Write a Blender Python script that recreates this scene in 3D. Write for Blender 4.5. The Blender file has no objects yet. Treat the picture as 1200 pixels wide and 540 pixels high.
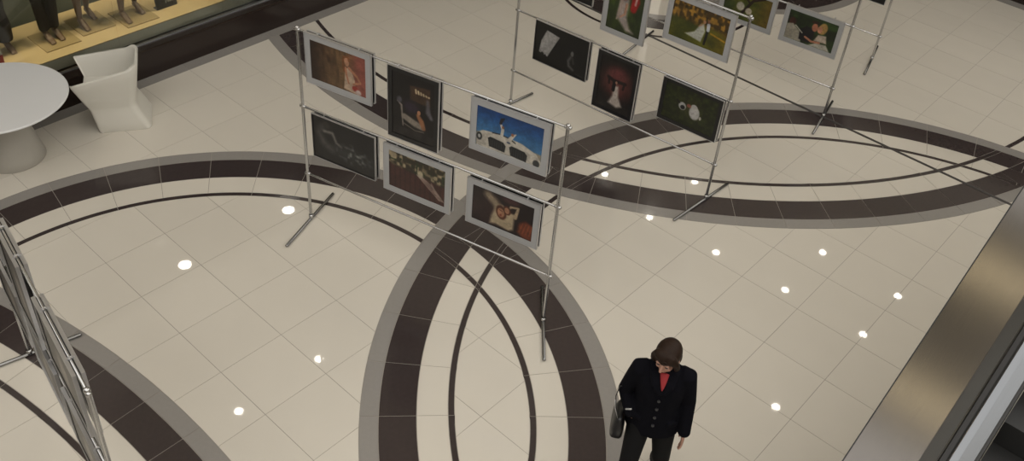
import bpy, bmesh, math, random
import numpy as np
from mathutils import Vector, Matrix
from mathutils.geometry import delaunay_2d_cdt

random.seed(7)
rng = np.random.default_rng(7)
scene = bpy.context.scene
COL = scene.collection
S = 0.6                                   # one floor tile, metres

# ------------------------------------------------------------------ camera
FPX, CYPX = 1119.49, 210.19
CAM_T, CAM_R, CAM_Y = 0.9165, 0.0892, 0.686
CAM_LOC = Vector((5.2805, -10.2424, 10.2869)) * S
cam_rot = Matrix.Rotation(CAM_Y, 3, 'Z') @ Matrix.Rotation(CAM_T, 3, 'X') @ Matrix.Rotation(CAM_R, 3, 'Z')
cd = bpy.data.cameras.new('camera')
cam = bpy.data.objects.new('camera', cd)
COL.objects.link(cam)
cam.matrix_world = Matrix.Translation(CAM_LOC) @ cam_rot.to_4x4()
cd.sensor_fit = 'HORIZONTAL'
cd.sensor_width = 36.0
cd.lens = 36.0 * FPX / 1200.0
cd.shift_y = -(270.0 - CYPX) / 1200.0
cd.clip_end = 200
scene.camera = cam

# ------------------------------------------------------------------ world, big light, exposure
world = bpy.data.worlds.new('world')
scene.world = world
world.use_nodes = True
bg = world.node_tree.nodes['Background']
bg.inputs['Color'].default_value = (1.0, 0.965, 0.905, 1)
bg.inputs['Strength'].default_value = 1.6

vs = scene.view_settings
vs.view_transform = 'Standard'
vs.look = 'None'
vs.gamma = 1.0
vs.exposure = 0.17
vs.use_curve_mapping = False


# ------------------------------------------------------------------ helpers
def lin(r, g, b):
    f = lambda c: (c / 255 / 12.92) if c / 255 <= 0.04045 else ((c / 255 + 0.055) / 1.055) ** 2.4
    return (f(r), f(g), f(b), 1.0)


def mat(name, col, rough=0.5, metal=0.0, spec=0.5, noise=0.0, nscale=8.0, objvar=0.0, bump=0.0, bscale=60.0, stretch=None, emit=None):
    m = bpy.data.materials.new(name)
    m.use_nodes = True
    nt = m.node_tree
    p = nt.nodes['Principled BSDF']
    p.inputs['Base Color'].default_value = col
    p.inputs['Roughness'].default_value = rough
    p.inputs['Metallic'].default_value = metal
    p.inputs['Specular IOR Level'].default_value = spec
    if emit:
        p.inputs['Emission Color'].default_value = emit[0]
        p.inputs['Emission Strength'].default_value = emit[1]
    tc = nt.nodes.new('ShaderNodeTexCoord')
    src = tc.outputs['Object']
    if stretch:
        mp = nt.nodes.new('ShaderNodeMapping')
        mp.inputs['Scale'].default_value = stretch
        nt.links.new(src, mp.inputs['Vector'])
        src = mp.outputs['Vector']
    last = None
    if noise or objvar:
        add = nt.nodes.new('ShaderNodeMath')
        add.operation = 'ADD'
        add.inputs[0].default_value = 1.0 - noise * 0.5 - objvar * 0.5
        add.inputs[1].default_value = 0.0
        if noise:
            nz = nt.nodes.new('ShaderNodeTexNoise')
            nz.inputs['Scale'].default_value = nscale
            nz.inputs['Detail'].default_value = 6
            nt.links.new(src, nz.inputs['Vector'])
            mu = nt.nodes.new('ShaderNodeMath')
            mu.operation = 'MULTIPLY'
            mu.inputs[1].default_value = noise
            nt.links.new(nz.outputs['Fac'], mu.inputs[0])
            nt.links.new(mu.outputs[0], add.inputs[1])
        last = add.outputs[0]
        if objvar:
            oi = nt.nodes.new('ShaderNodeObjectInfo')
            mu2 = nt.nodes.new('ShaderNodeMath')
            mu2.operation = 'MULTIPLY_ADD'
            mu2.inputs[1].default_value = objvar
            nt.links.new(oi.outputs['Random'], mu2.inputs[0])
            nt.links.new(last, mu2.inputs[2])
            last = mu2.outputs[0]
        vm = nt.nodes.new('ShaderNodeVectorMath')
        vm.operation = 'SCALE'
        vm.inputs[0].default_value = col[:3]
        nt.links.new(last, vm.inputs['Scale'])
        nt.links.new(vm.outputs['Vector'], p.inputs['Base Color'])
    if bump:
        nb = nt.nodes.new('ShaderNodeTexNoise')
        nb.inputs['Scale'].default_value = bscale
        nt.links.new(src, nb.inputs['Vector'])
        bn = nt.nodes.new('ShaderNodeBump')
        bn.inputs['Strength'].default_value = bump
        bn.inputs['Distance'].default_value = 0.004
        nt.links.new(nb.outputs['Fac'], bn.inputs['Height'])
        nt.links.new(bn.outputs['Normal'], p.inputs['Normal'])
    return m


def glass_mat(name, tint, refl=1.0):
    m = bpy.data.materials.new(name)
    m.use_nodes = True
    nt = m.node_tree
    nt.nodes.clear()
    out = nt.nodes.new('ShaderNodeOutputMaterial')
    tr = nt.nodes.new('ShaderNodeBsdfTransparent')
    tr.inputs['Color'].default_value = tint
    gl = nt.nodes.new('ShaderNodeBsdfGlossy')
    gl.inputs['Roughness'].default_value = 0.02
    gl.inputs['Color'].default_value = (refl, refl, refl, 1)
    fr = nt.nodes.new('ShaderNodeFresnel')
    fr.inputs['IOR'].default_value = 1.5
    mx = nt.nodes.new('ShaderNodeMixShader')
    nt.links.new(fr.outputs[0], mx.inputs[0])
    nt.links.new(tr.outputs[0], mx.inputs[1])
    nt.links.new(gl.outputs[0], mx.inputs[2])
    nt.links.new(mx.outputs[0], out.inputs['Surface'])
    return m


M = dict(
    tile=mat('cream_tile', (0.60, 0.56, 0.49, 1), 0.025, noise=0.05, nscale=3, objvar=0.03),
    dark=mat('dark_brown_tile', (0.040, 0.030, 0.029, 1), 0.14, noise=0.35, nscale=25, objvar=0.15),
    grey=mat('grey_tile', (0.25, 0.235, 0.218, 1), 0.12, noise=0.12, nscale=30, objvar=0.05),
    grout=mat('grout', (0.28, 0.255, 0.22, 1), 0.8, noise=0.2, nscale=30),
    granite=mat('dark_granite', (0.022, 0.014, 0.011, 1), 0.16, spec=0.3, noise=0.4, nscale=60),
    chrome=mat('chrome', (0.50, 0.50, 0.50, 1), 0.16, 1.0),
    foot=mat('worn_chrome', (0.30, 0.30, 0.30, 1), 0.25, 1.0),
    silver=mat('silver_frame', (0.37, 0.375, 0.385, 1), 0.38, 0.15, noise=0.06, nscale=40),
    alu=mat('aluminium_edge', (0.50, 0.50, 0.51, 1), 0.28, 0.9),
    black=mat('black_frame', (0.008, 0.008, 0.009, 1), 0.30, noise=0.2),
    rubber=mat('black_rubber', (0.006, 0.006, 0.007, 1), 0.45),
    white=mat('white_plastic', (0.62, 0.60, 0.54, 1), 0.4, noise=0.03),
    tabletop=mat('white_laminate', (0.66, 0.66, 0.66, 1), 0.30, noise=0.02),
    tablebase=mat('grey_plastic', (0.36, 0.34, 0.30, 1), 0.45, noise=0.06),
    steel=mat('brushed_steel', (0.16, 0.15, 0.142, 1), 0.17, 1.0, noise=0.25, nscale=6, stretch=(60, 0.6, 1), bump=0.03, bscale=20),
    steel2=mat('polished_steel', (0.20, 0.21, 0.225, 1), 0.22, 1.0, noise=0.15, nscale=6, stretch=(60, 0.6, 1)),
    step=mat('dark_step', (0.03, 0.03, 0.03, 1), 0.5, 0.3),
    cream=mat('cream_platform', (0.66, 0.53, 0.33, 1), 0.6, noise=0.1, nscale=6),
    platside=mat('platform_side', (0.75, 0.70, 0.60, 1), 0.6),
    curtain=mat('green_grey_curtain', (0.10, 0.115, 0.10, 1), 0.8, noise=0.3, nscale=4, stretch=(1, 14, 0.4)),
    wallpaint=mat('wall_paint', (0.74, 0.70, 0.62, 1), 0.7),
    ceil=mat('ceiling_paint', (0.80, 0.77, 0.71, 1), 0.8),
    jointmetal=mat('dark_metal_strip', (0.055, 0.050, 0.048, 1), 0.35, 0.2, noise=0.3, nscale=12),
    dimwall=mat('taupe_wall', (0.30, 0.27, 0.24, 1), 0.8),
    lamp=mat('lamp_lens', (1, 1, 1, 1), 0.4, emit=((1.0, 0.93, 0.80, 1), 40.0)),
    warmlamp=mat('warm_lamp_lens', (1, 1, 1, 1), 0.4, emit=((1.0, 0.82, 0.50, 1), 5.0)),
    lampring=mat('lamp_ring', (0.7, 0.7, 0.7, 1), 0.4, 0.3),
    skin=mat('skin', (0.42, 0.235, 0.17, 1), 0.5, noise=0.12, nscale=25),
    hair=mat('dark_brown_hair', (0.020, 0.011, 0.007, 1), 0.55, spec=0.15, noise=0.7, nscale=9, stretch=(6, 6, 1), bump=0.35, bscale=14),
    coat=mat('black_wool', (0.0045, 0.0045, 0.0068, 1), 0.95, spec=0.08, noise=0.4, nscale=30, bump=0.3, bscale=18),
    trouser=mat('black_trouser', (0.0045, 0.0045, 0.005, 1), 0.8, spec=0.2, noise=0.4, nscale=20),
    red=mat('red_knit', (0.27, 0.018, 0.022, 1), 0.8),
    leather=mat('black_leather', (0.006, 0.006, 0.007, 1), 0.35),
    trim_w=mat('pale_glint_lettering', (0.62, 0.62, 0.62, 1), 0.3, 0.5),  # pale colour for the painted bag glints and the sign strokes
    button=mat('grey_button', (0.025, 0.025, 0.028, 1), 0.35),
    mannequin=mat('brown_mannequin', (0.17, 0.105, 0.07, 1), 0.4, noise=0.1),
    jeans=mat('dark_denim', (0.022, 0.018, 0.018, 1), 0.8, noise=0.5, nscale=15),
    plate=mat('bronze_glass_plate', (0.48, 0.38, 0.22, 1), 0.25),
    eye=mat('eye', (0.05, 0.035, 0.03, 1), 0.2),
    redpanel=mat('red_card', (0.35, 0.03, 0.03, 1), 0.6),
    glass=glass_mat('window_glass', (0.84, 0.86, 0.83, 1), 0.45),
)
mprint = bpy.data.materials.new('photo_print')
mprint.use_nodes = True
_nt = mprint.node_tree
_at = _nt.nodes.new('ShaderNodeVertexColor')
_at.layer_name = 'print'
_p = _nt.nodes['Principled BSDF']
_nt.links.new(_at.outputs['Color'], _p.inputs['Base Color'])
_p.inputs['Roughness'].default_value = 0.35
M['print'] = mprint


def link(o, parent=None):
    COL.objects.link(o)
    if parent is not None:
        o.parent = parent
    return o


def mesh_obj(name, verts, faces, m, parent=None, smooth=False):
    me = bpy.data.meshes.new(name)
    me.from_pydata([tuple(v) for v in verts], [], faces)
    me.materials.append(m)
    if smooth:
        me.polygons.foreach_set('use_smooth', [True] * len(me.polygons))
    me.update()
    return link(bpy.data.objects.new(name, me), parent)


def empty(name, loc=(0, 0, 0), rz=0.0):
    o = bpy.data.objects.new(name, None)
    o.empty_display_size = 0.1
    COL.objects.link(o)
    o.location = loc
    o.rotation_euler = (0, 0, rz)
    return o


def tag(o, label=None, cat=None, group=None, kind=None):
    if label: o['label'] = label
    if cat: o['category'] = cat
    if group: o['group'] = group
    if kind: o['kind'] = kind
    return o


def copy_tree(o, parent=None):
    c = o.copy()
    COL.objects.link(c)
    c.parent = parent
    for ch in list(o.children):
        copy_tree(ch, c)
    return c


class MB:
    """collects simple solids into one mesh"""
    def __init__(self):
        self.v, self.f = [], []

    def add(self, v, f):
        n = len(self.v)
        self.v += [tuple(x) for x in v]
        self.f += [[i + n for i in q] for q in f]
        return self

    def box(self, a, b):
        (x0, y0, z0), (x1, y1, z1) = a, b
        v = [(x0, y0, z0), (x1, y0, z0), (x1, y1, z0), (x0, y1, z0), (x0, y0, z1), (x1, y0, z1), (x1, y1, z1), (x0, y1, z1)]
        return self.add(v, [(0, 3, 2, 1), (4, 5, 6, 7), (0, 1, 5, 4), (1, 2, 6, 5), (2, 3, 7, 6), (3, 0, 4, 7)])

    def tube(self, pts, rad, n=12, side=None, rounded=True):
        """tube through pts; rad = list of r or (rx, ry); side = reference vector for rx"""
        P = [Vector(p) for p in pts]
        R = [(r, r) if not isinstance(r, (tuple, list)) else r for r in (rad if isinstance(rad, (list, tuple)) else [rad] * len(P))]
        rings = []
        u = None
        for i, p in enumerate(P):
            t = (P[min(i + 1, len(P) - 1)] - P[max(i - 1, 0)]).normalized()
            if side is not None:
                ref = Vector(side)
            elif u is not None:
                ref = u
            else:
                ref = Vector((1, 0, 0)) if abs(t.x) < 0.9 else Vector((0, 1, 0))
            u = (ref - t * ref.dot(t)).normalized()
            w = t.cross(u)
            rings.append((p, u.copy(), w, t, R[i]))
        vv, ff = [], []
        if rounded:
            p, u2, w, t, r = rings[0]
            k = min(r)
            rings.insert(0, (p - t * k * 0.35, u2, w, t, (r[0] * 0.8, r[1] * 0.8)))
            rings[0:0] = [(p - t * k * 0.6, u2, w, t, (r[0] * 0.4, r[1] * 0.4))]
            p, u2, w, t, r = rings[-1]
            k = min(r)
            rings.append((p + t * k * 0.35, u2, w, t, (r[0] * 0.8, r[1] * 0.8)))
            rings.append((p + t * k * 0.6, u2, w, t, (r[0] * 0.4, r[1] * 0.4)))
        for p, u2, w, t, r in rings:
            for k in range(n):
                a = 2 * math.pi * k / n
                vv.append(p + u2 * (math.cos(a) * r[0]) + w * (math.sin(a) * r[1]))
        for i in range(len(rings) - 1):
            for k in range(n):
                ff.append((i * n + k, i * n + (k + 1) % n, (i + 1) * n + (k + 1) % n, (i + 1) * n + k))
        ff.append(tuple(reversed(range(n))))
        ff.append(tuple(range((len(rings) - 1) * n, len(rings) * n)))
        return self.add(vv, ff)

    def lathe(self, prof, n=32, c=(0, 0, 0)):
        vv, ff = [], []
        for r, z in prof:
            for k in range(n):
                a = 2 * math.pi * k / n
                vv.append((c[0] + r * math.cos(a), c[1] + r * math.sin(a), c[2] + z))
        m = len(prof)
        for i in range(m - 1):
            for k in range(n):
                ff.append((i * n + k, i * n + (k + 1) % n, (i + 1) * n + (k + 1) % n, (i + 1) * n + k))
        ff.append(tuple(reversed(range(n))))
        ff.append(tuple(range((m - 1) * n, m * n)))
        return self.add(vv, ff)

    def ell(self, c, r, rot=None, n=14, m=9):
        vv, ff = [], []
        c = Vector(c)
        for i in range(m):
            ph = -math.pi / 2 + math.pi * (i + 0.5) / m
            for k in range(n):
                a = 2 * math.pi * k / n
                d = Vector((r[0] * math.cos(ph) * math.cos(a), r[1] * math.cos(ph) * math.sin(a), r[2] * math.sin(ph)))
                if rot is not None: d = rot @ d
                vv.append(c + d)
        for i in range(m - 1):
            for k in range(n):
                ff.append((i * n + k, i * n + (k + 1) % n, (i + 1) * n + (k + 1) % n, (i + 1) * n + k))
        ff.append(tuple(reversed(range(n))))
        ff.append(tuple(range((m - 1) * n, m * n)))
        return self.add(vv, ff)

    def rings(self, rs, n=20):
        """horizontal elliptical rings: (cx, cy, z, rx, ry[, power])"""
        vv, ff = [], []
        for q in rs:
            cx, cy, z, rx, ry = q[:5]
            e = q[5] if len(q) > 5 else 1.0
            for k in range(n):
                a = 2 * math.pi * k / n
                ca, sa = math.cos(a), math.sin(a)
                vv.append((cx + rx * math.copysign(abs(ca) ** e, ca), cy + ry * math.copysign(abs(sa) ** e, sa), z))
        for i in range(len(rs) - 1):
            for k in range(n):
                ff.append((i * n + k, i * n + (k + 1) % n, (i + 1) * n + (k + 1) % n, (i + 1) * n + k))
        ff.append(tuple(reversed(range(n))))
        ff.append(tuple(range((len(rs) - 1) * n, len(rs) * n)))
        return self.add(vv, ff)

    def build(self, name, m, parent=None, smooth=False, remesh=None, iters=4):
        o = mesh_obj(name, self.v, self.f, m, parent, smooth)
        bm = bmesh.new()
        bm.from_mesh(o.data)
        bmesh.ops.recalc_face_normals(bm, faces=bm.faces)
        bm.to_mesh(o.data)
        bm.free()
        if remesh:
            r = o.modifiers.new('r', 'REMESH')
            r.mode = 'VOXEL'
            r.voxel_size = remesh
            s = o.modifiers.new('s', 'SMOOTH')
            s.factor = 0.5
            s.iterations = iters
            dg = bpy.context.evaluated_depsgraph_get()
            me = bpy.data.meshes.new_from_object(o.evaluated_get(dg))
            o.modifiers.clear()
            old = o.data
            o.data = me
            bpy.data.meshes.remove(old)
            me.name = name
            if not me.materials: me.materials.append(m)
            me.polygons.foreach_set('use_smooth', [True] * len(me.polygons))
        return o


def pix(P):
    d = cam_rot.transposed() @ (Vector(P) - CAM_LOC)
    if d.z > -0.05: return None
    return (600 + FPX * d.x / -d.z, CYPX - FPX * d.y / -d.z, -d.z)


# ------------------------------------------------------------------ floor: tiles and inlaid rings (tile units)
GW, DW, WW, LW = 0.25, 0.50, 0.42, 0.085
RINGS = [  # centre, outer radius, seam pitch deg, seam offset deg
    ('R', 4.24, 0.53, 7.81, 7.13, -144.13 + 7.13 * 25),
    ('L', -2.75, -6.66, 5.737, 9.0, 53.34),
    ('T', -6.85, 10.5, 11.05, 4.49, -49.10 + 4.49 * 40),
    ('B', -2.41, -20.52, 13.81, 3.6, 90.0),
]
X0, X1, Y0, Y1 = -10.25, 9.0, -13.0, 15.08
STRIP_X, STRIP_Y = -9.97, 14.77
NSEG = 240
circ_list = []       # (cx, cy, r)
for nm, cx, cy, r, pt, of in RINGS:
    for k in (0, GW, GW + DW, GW + DW + WW, GW + DW + WW + LW):
        circ_list.append((cx, cy, r - k))
WC = (-5.985, 8.44)
for r in (2.495, 2.41, 2.10, 1.63, 1.40):
    circ_list.append((WC[0], WC[1], r))
XC = (-5.60, 11.95, 3.30)
for k in (0, GW, GW + DW):
    circ_list.append((XC[0], XC[1], XC[2] - k))

cv, ce = [], []


def cseg(a, b):
    n = len(cv)
    cv.append(Vector(a)); cv.append(Vector(b))
    ce.append((n, n + 1))


MARG = 0.7
for cx, cy, r in circ_list:
    P = [(cx + r * math.cos(2 * math.pi * k / NSEG), cy + r * math.sin(2 * math.pi * k / NSEG)) for k in range(NSEG)]
    ok = [X0 - MARG < p[0] < X1 + MARG and Y0 - MARG < p[1] < Y1 + MARG for p in P]
    idx = {}
    for k in range(NSEG):
        j = (k + 1) % NSEG
        if ok[k] or ok[j]:
            for q in (k, j):
                if q not in idx:
                    idx[q] = len(cv)
                    cv.append(Vector(P[q]))
            ce.append((idx[k], idx[j]))
for nm, cx, cy, r, pt, of in RINGS:
    ri = r - GW - DW - WW - LW
    n = math.ceil(360 / pt - 1e-6)
    for k in range(n):
        a = math.radians(of + k * pt)
        p, q = (cx + ri * math.cos(a), cy + ri * math.sin(a)), (cx + r * math.cos(a), cy + r * math.sin(a))
        if X0 - MARG < q[0] < X1 + MARG and Y0 - MARG < q[1] < Y1 + MARG:
            cseg(p, q)
for i in range(math.ceil(X0), math.floor(X1) + 1):
    cseg((i + 1e-5, Y0), (i + 1e-5, Y1))
for j in range(math.ceil(Y0), math.floor(Y1) + 1):
    cseg((X0, j + 1e-5), (X1, j + 1e-5))
for x in (X0, X1, STRIP_X): cseg((x, Y0), (x, Y1))
for y in (Y0, Y1, STRIP_Y): cseg((X0, y), (X1, y))
cdt = delaunay_2d_cdt(cv, ce, [], 0, 1e-5)
tv, tf = cdt[0], cdt[2]
NV = np.array([(v.x, v.y) for v in tv])
TF = np.array(tf, dtype=int)


def polyrad(dx, dy):
    th = math.atan2(dy, dx) % (2 * math.pi)
    st = 2 * math.pi / NSEG
    return math.hypot(dx, dy) * math.cos((th % st) - st / 2) / math.cos(st / 2), th


def classify(x, y):
    if not (X0 < x < X1 and Y0 < y < Y1): return None
    if x < STRIP_X: return ('g', 'wx', math.floor(y))
    if y > STRIP_Y: return ('g', 'wy', math.floor(x))
    g, d, l, w, ins = [], [], [], [], []
    for nm, cx, cy, r, pt, of in RINGS:
        rho, th = polyrad(x - cx, y - cy)
        k = r - rho
        if k < 0: continue
        ins.append(nm)
        seg = math.floor(((math.degrees(th) - of) % 360) / pt)
        if k < GW: g.append((nm, seg))
        elif k < GW + DW: d.append((nm, seg))
        elif k < GW + DW + WW: w.append((nm, seg))
        elif k < GW + DW + WW + LW: l.append((nm, seg // 3))
    rho, th = polyrad(x - WC[0], y - WC[1])
    if rho < 2.495:
        ins.append('W')
        if rho > 2.41: l.append(('W', 0))
        elif rho > 2.10: pass
        elif rho > 1.63: d.append(('W', int(th // 0.4)))
        elif rho > 1.40: g.append(('W', int(th // 0.4)))
        else: ins.append('Wi')
    rho, th = polyrad(x - XC[0], y - XC[1])
    k = XC[2] - rho
    if k > 0:
        ins.append('X')
        if k < GW: g.append(('X', int(th // 0.3)))
        elif k < GW + DW: d.append(('X', int(th // 0.3)))
    if g: return ('g',) + g[0]
    if d: return ('d', tuple(d), tuple(l))
    if l: return ('l', tuple(l))
    if w: return ('w', tuple(w))
    return ('t', math.floor(x), math.floor(y), tuple(ins))


cent = NV[TF].mean(axis=1)
keys = [classify(c[0], c[1]) for c in cent]
edge_t = {}
for t, f in enumerate(TF):
    if keys[t] is None: continue
    for k in range(3):
        e = (min(f[k], f[(k + 1) % 3]), max(f[k], f[(k + 1) % 3]))
        edge_t.setdefault(e, []).append(t)
par = list(range(len(TF)))


def find(a):
    while par[a] != a:
        par[a] = par[par[a]]
        a = par[a]
    return a


for e, ts in edge_t.items():
    if len(ts) == 2 and keys[ts[0]] == keys[ts[1]]:
        par[find(ts[0])] = find(ts[1])
comps = {}
for t in range(len(TF)):
    if keys[t] is not None:
        comps.setdefault(find(t), []).append(t)

JOINT = 0.0016 / S
pieces = []
for root, ts in comps.items():
    key = keys[root]
    tri = TF[ts]
    p = NV[tri]
    area = 0.5 * np.abs((p[:, 1, 0] - p[:, 0, 0]) * (p[:, 2, 1] - p[:, 0, 1]) - (p[:, 2, 0] - p[:, 0, 0]) * (p[:, 1, 1] - p[:, 0, 1])).sum()
    if area < 8e-4: continue
    be = {}
    for f in tri:
        for k in range(3):
            a, b = int(f[k]), int(f[(k + 1) % 3])
            if (b, a) in be: del be[(b, a)]
            else: be[(a, b)] = 1
    nxt, prv, bad = {}, {}, set()
    for a, b in be:
        if a in nxt or b in prv: bad.update((a, b))
        nxt[a] = b
        prv[b] = a
    pos = {}
    for v in set(int(i) for i in tri.ravel()):
        c = NV[v]
        if v in nxt and v in prv and v not in bad:
            e1 = c - NV[prv[v]]
            e2 = NV[nxt[v]] - c
            n1 = np.array((-e1[1], e1[0])) / (np.linalg.norm(e1) + 1e-12)
            n2 = np.array((-e2[1], e2[0])) / (np.linalg.norm(e2) + 1e-12)
            m = (n1 + n2) / max(0.35, 1 + n1 @ n2)
            c = c + m * JOINT * {'t': 1.25, 'w': 1.6}.get(key[0], 1.8)
        pos[v] = c
    bb = np.array(list(pos.values()))
    cxy = (bb.min(0) + bb.max(0)) / 2
    q = pix((cxy[0] * S, cxy[1] * S, 0))
    vis = q is not None and -40 < q[0] < 1240 and -40 < q[1] < 580
    if not vis and q is not None:
        for b_ in bb:
            qq = pix((b_[0] * S, b_[1] * S, 0))
            if qq and 0 < qq[0] < 1200 and 0 < qq[1] < 540:
                vis = True
                break
    scr = area / (q[2] ** 2) if q else 0
    pieces.append(dict(key=key, tri=tri, pos=pos, be=list(be), c=cxy, area=area, vis=vis, scr=scr))

fl = MB()
fl.box((X0 * S - 0.3, -14.2, -0.25), (14.2, Y1 * S + 0.3, -0.0025))
floor = fl.build('floor', M['grout'])
tag(floor, 'polished cream tile floor with dark brown and grey inlaid rings', kind='structure')

TH = 0.007


def piece_mesh(name, pcs, origin, m):
    vv, ff = [], []
    for pc in pcs:
        mp = {}
        for v, c in pc['pos'].items():
            mp[v] = len(vv)
            vv.append((c[0] * S - origin[0], c[1] * S - origin[1], 0.0))
        bt = {}
        for a, b in pc['be']:
            for v in (a, b):
                if v not in bt:
                    c = pc['pos'][v]
                    bt[v] = len(vv)
                    vv.append((c[0] * S - origin[0], c[1] * S - origin[1], -TH))
        for f in pc['tri']:
            ff.append(tuple(mp[int(i)] for i in f))
        for a, b in pc['be']:
            ff.append((mp[b], mp[a], bt[a], bt[b]))
    me = bpy.data.meshes.new(name)
    me.from_pydata(vv, [], ff)
    me.materials.append(m)
    return me


NAMES = {'t': ('floor_tile', 'tile'), 'w': ('curved_tile', 'tile'), 'd': ('dark_ring_tile', 'dark'), 'g': ('grey_ring_tile', 'grey'), 'l': ('dark_line_strip', 'dark')}
sq = {}
for kind, (nm, mk) in NAMES.items():
    mine = sorted([p for p in pieces if p['key'][0] == kind], key=lambda p: -p['scr'] * (1 if p['vis'] else 1e-6))
    solo = [p for p in mine if p['vis']][:295]
    ids = set(id(p) for p in solo)
    rest = [p for p in mine if id(p) not in ids]
    for p in solo:
        o3 = (p['c'][0] * S, p['c'][1] * S)
        if kind == 't' and len(p['tri']) == 2 and p['area'] > 0.9999:
            if 'm' not in sq: sq['m'] = piece_mesh(nm, [p], o3, M[mk])
            me = sq['m']
        else:
            me = piece_mesh(nm, [p], o3, M[mk])
        o = bpy.data.objects.new(nm, me)
        o.location = (o3[0], o3[1], 0)
        link(o, floor)
    if rest:
        o = bpy.data.objects.new(nm, piece_mesh(nm, rest, (0, 0), M[mk]))
        link(o, floor)
        o['kind'] = 'stuff'
ej = MB().box((-7.9 * S, 6.295 * S, -0.006), (X1 * S, 6.36 * S, 0.0025)).build('expansion_joint', M['jointmetal'], floor)

# ------------------------------------------------------------------ storefront wall on the left
XW = X0 * S                      # -6.15
XG = -10.47 * S                  # glass plane
LEDGE = 0.352
wl = MB().box((XG - 0.10, -9.0, -0.006), (XW, 9.05, LEDGE - 0.03)).build('wall_left', M['granite'])
tag(wl, 'dark polished granite plinth under the shop window', kind='structure')
lg = MB().box((XG - 0.10, -9.0, LEDGE - 0.03), (XW + 0.012, 9.05, LEDGE))
lgo = lg.build('ledge', M['granite'], wl)
bv = lgo.modifiers.new('b', 'BEVEL'); bv.width = 0.012; bv.segments = 3
MB().box((-9.0, -9.0, 3.0), (XW, 9.05, 4.4)).build('fascia', M['wallpaint'], wl)
ug = MB().box((-9.0, -14.0, 4.4), (XW, 9.05, 4.5)).build('gallery_slab', M['wallpaint'], wl)
MB().box((-9.6, -14.0, 4.4), (-9.5, 20.0, 9.0)).build('sky_block_wall', M['ceil'], wl)  # unseen wall added to keep bright world light out of floor reflections
# wall-mounted soffit carrying two downlights
MB().box((XW - 0.01, -3.4, 2.86), (XW + 0.45, 0.6, 3.0)).build('soffit', M['wallpaint'], wl)

win = MB().box((XG - 0.02, -9.0, LEDGE), (XG + 0.012, 9.05, LEDGE + 0.012)).build('window_1', M['alu'])
tag(win, 'shop window of tall glass panes over the dark plinth', kind='structure')
seams = [-9.0, -7.5, -6.09, -4.65, -3.24, -1.83, -0.462, 0.94, 2.34, 3.74, 5.14, 6.54, 7.94, 9.05]
for a, b in zip(seams[:-1], seams[1:]):
    MB().box((XG - 0.008, a + 0.003, LEDGE + 0.012), (XG, b - 0.003, 3.0)).build('pane', M['glass'], win)

plat = MB().box((-12.15 * S, -9.0, 0.30), (-10.62 * S, 9.05, 0.487)).build('display_platform', M['platside'])
tag(plat, 'long cream display platform behind the shop glass', kind='structure')
MB().box((-12.15 * S, -9.0, 0.487), (-10.60 * S, 9.05, 0.5)).build('platform_top', M['cream'], plat)
MB().box((-12.15 * S, -9.0, 0.0), (-10.75 * S, 9.05, 0.30)).build('platform_base', M['platside'], plat)
bk = MB()
n = 200
ys = np.linspace(-9.0, 9.05, n)
bv_, bf_ = [], []
for i, y in enumerate(ys):
    x = -12.25 * S + 0.03 * math.sin(i * 1.3)
    bv_ += [(x, y, 0.0), (x, y, 3.0), (x - 0.03, y, 0.0), (x - 0.03, y, 3.0)]
for i in range(n - 1):
    a, b = i * 4, i * 4 + 4
    bf_ += [(a, b, b + 1, a + 1), (a + 2, a + 3, b + 3, b + 2), (a + 1, b + 1, b + 3, a + 3)]
cu = mesh_obj('curtain', bv_, bf_, M['curtain'], None, True)
tag(cu, 'grey green curtain hanging behind the window mannequins', 'curtain')
for y in (-4.2, -2.8, -1.4, -0.2):
    ld = bpy.data.lights.new('display_spot', 'SPOT')
    ld.energy = 105
    ld.color = (1.0, 0.80, 0.50)
    ld.spot_size = 1.6
    ld.spot_blend = 0.8
    ld.shadow_soft_size = 0.12
    lo = bpy.data.objects.new('display_spot', ld)
    lo.location = (-6.75, y, 2.95)
    link(lo)

# back wall at the far right, same plinth
YW = Y1 * S
wb = MB().box((-6.0, YW, -0.006), (14.0, YW + 0.3, LEDGE - 0.03)).build('wall_back', M['granite'])
tag(wb, 'dark granite plinth of the far shopfront', kind='structure')
MB().box((-6.0, YW - 0.012, LEDGE - 0.03), (14.0, YW + 0.3, LEDGE)).build('ledge', M['granite'], wb)
MB().box((-6.0, YW + 0.25, LEDGE), (14.0, YW + 0.3, 3.0)).build('panel', M['granite'], wb)
MB().box((-6.0, YW + 0.05, 3.0), (14.0, YW + 0.4, 4.4)).build('fascia', M['wallpaint'], wb)

MB().box((-9.0, YW + 0.3, 4.4), (14.0, 20.0, 4.5)).build('gallery_slab', M['wallpaint'], wb)
MB().box((-9.6, 20.0, 4.4), (14.0, 20.1, 9.0)).build('sky_block_wall', M['ceil'], wb)  # unseen, added like the left one to close the bright gap below the ceiling
wr = MB().box((14.0, -14.0, -0.2), (14.2, 20.1, 9.0)).build('light_block_right', M['wallpaint'])  # unseen wall added to shut out side light, pale for some bounce
tag(wr, 'unseen pale wall added on the far right to block side light', kind='structure')
wf = MB().box((-9.6, -14.2, -0.2), (14.2, -14.0, 9.0)).build('light_block_front', M['dimwall'])  # unseen wall added against side light, dark to limit bounce
tag(wf, 'unseen dark wall added behind the viewpoint to block side light', kind='structure')
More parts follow.
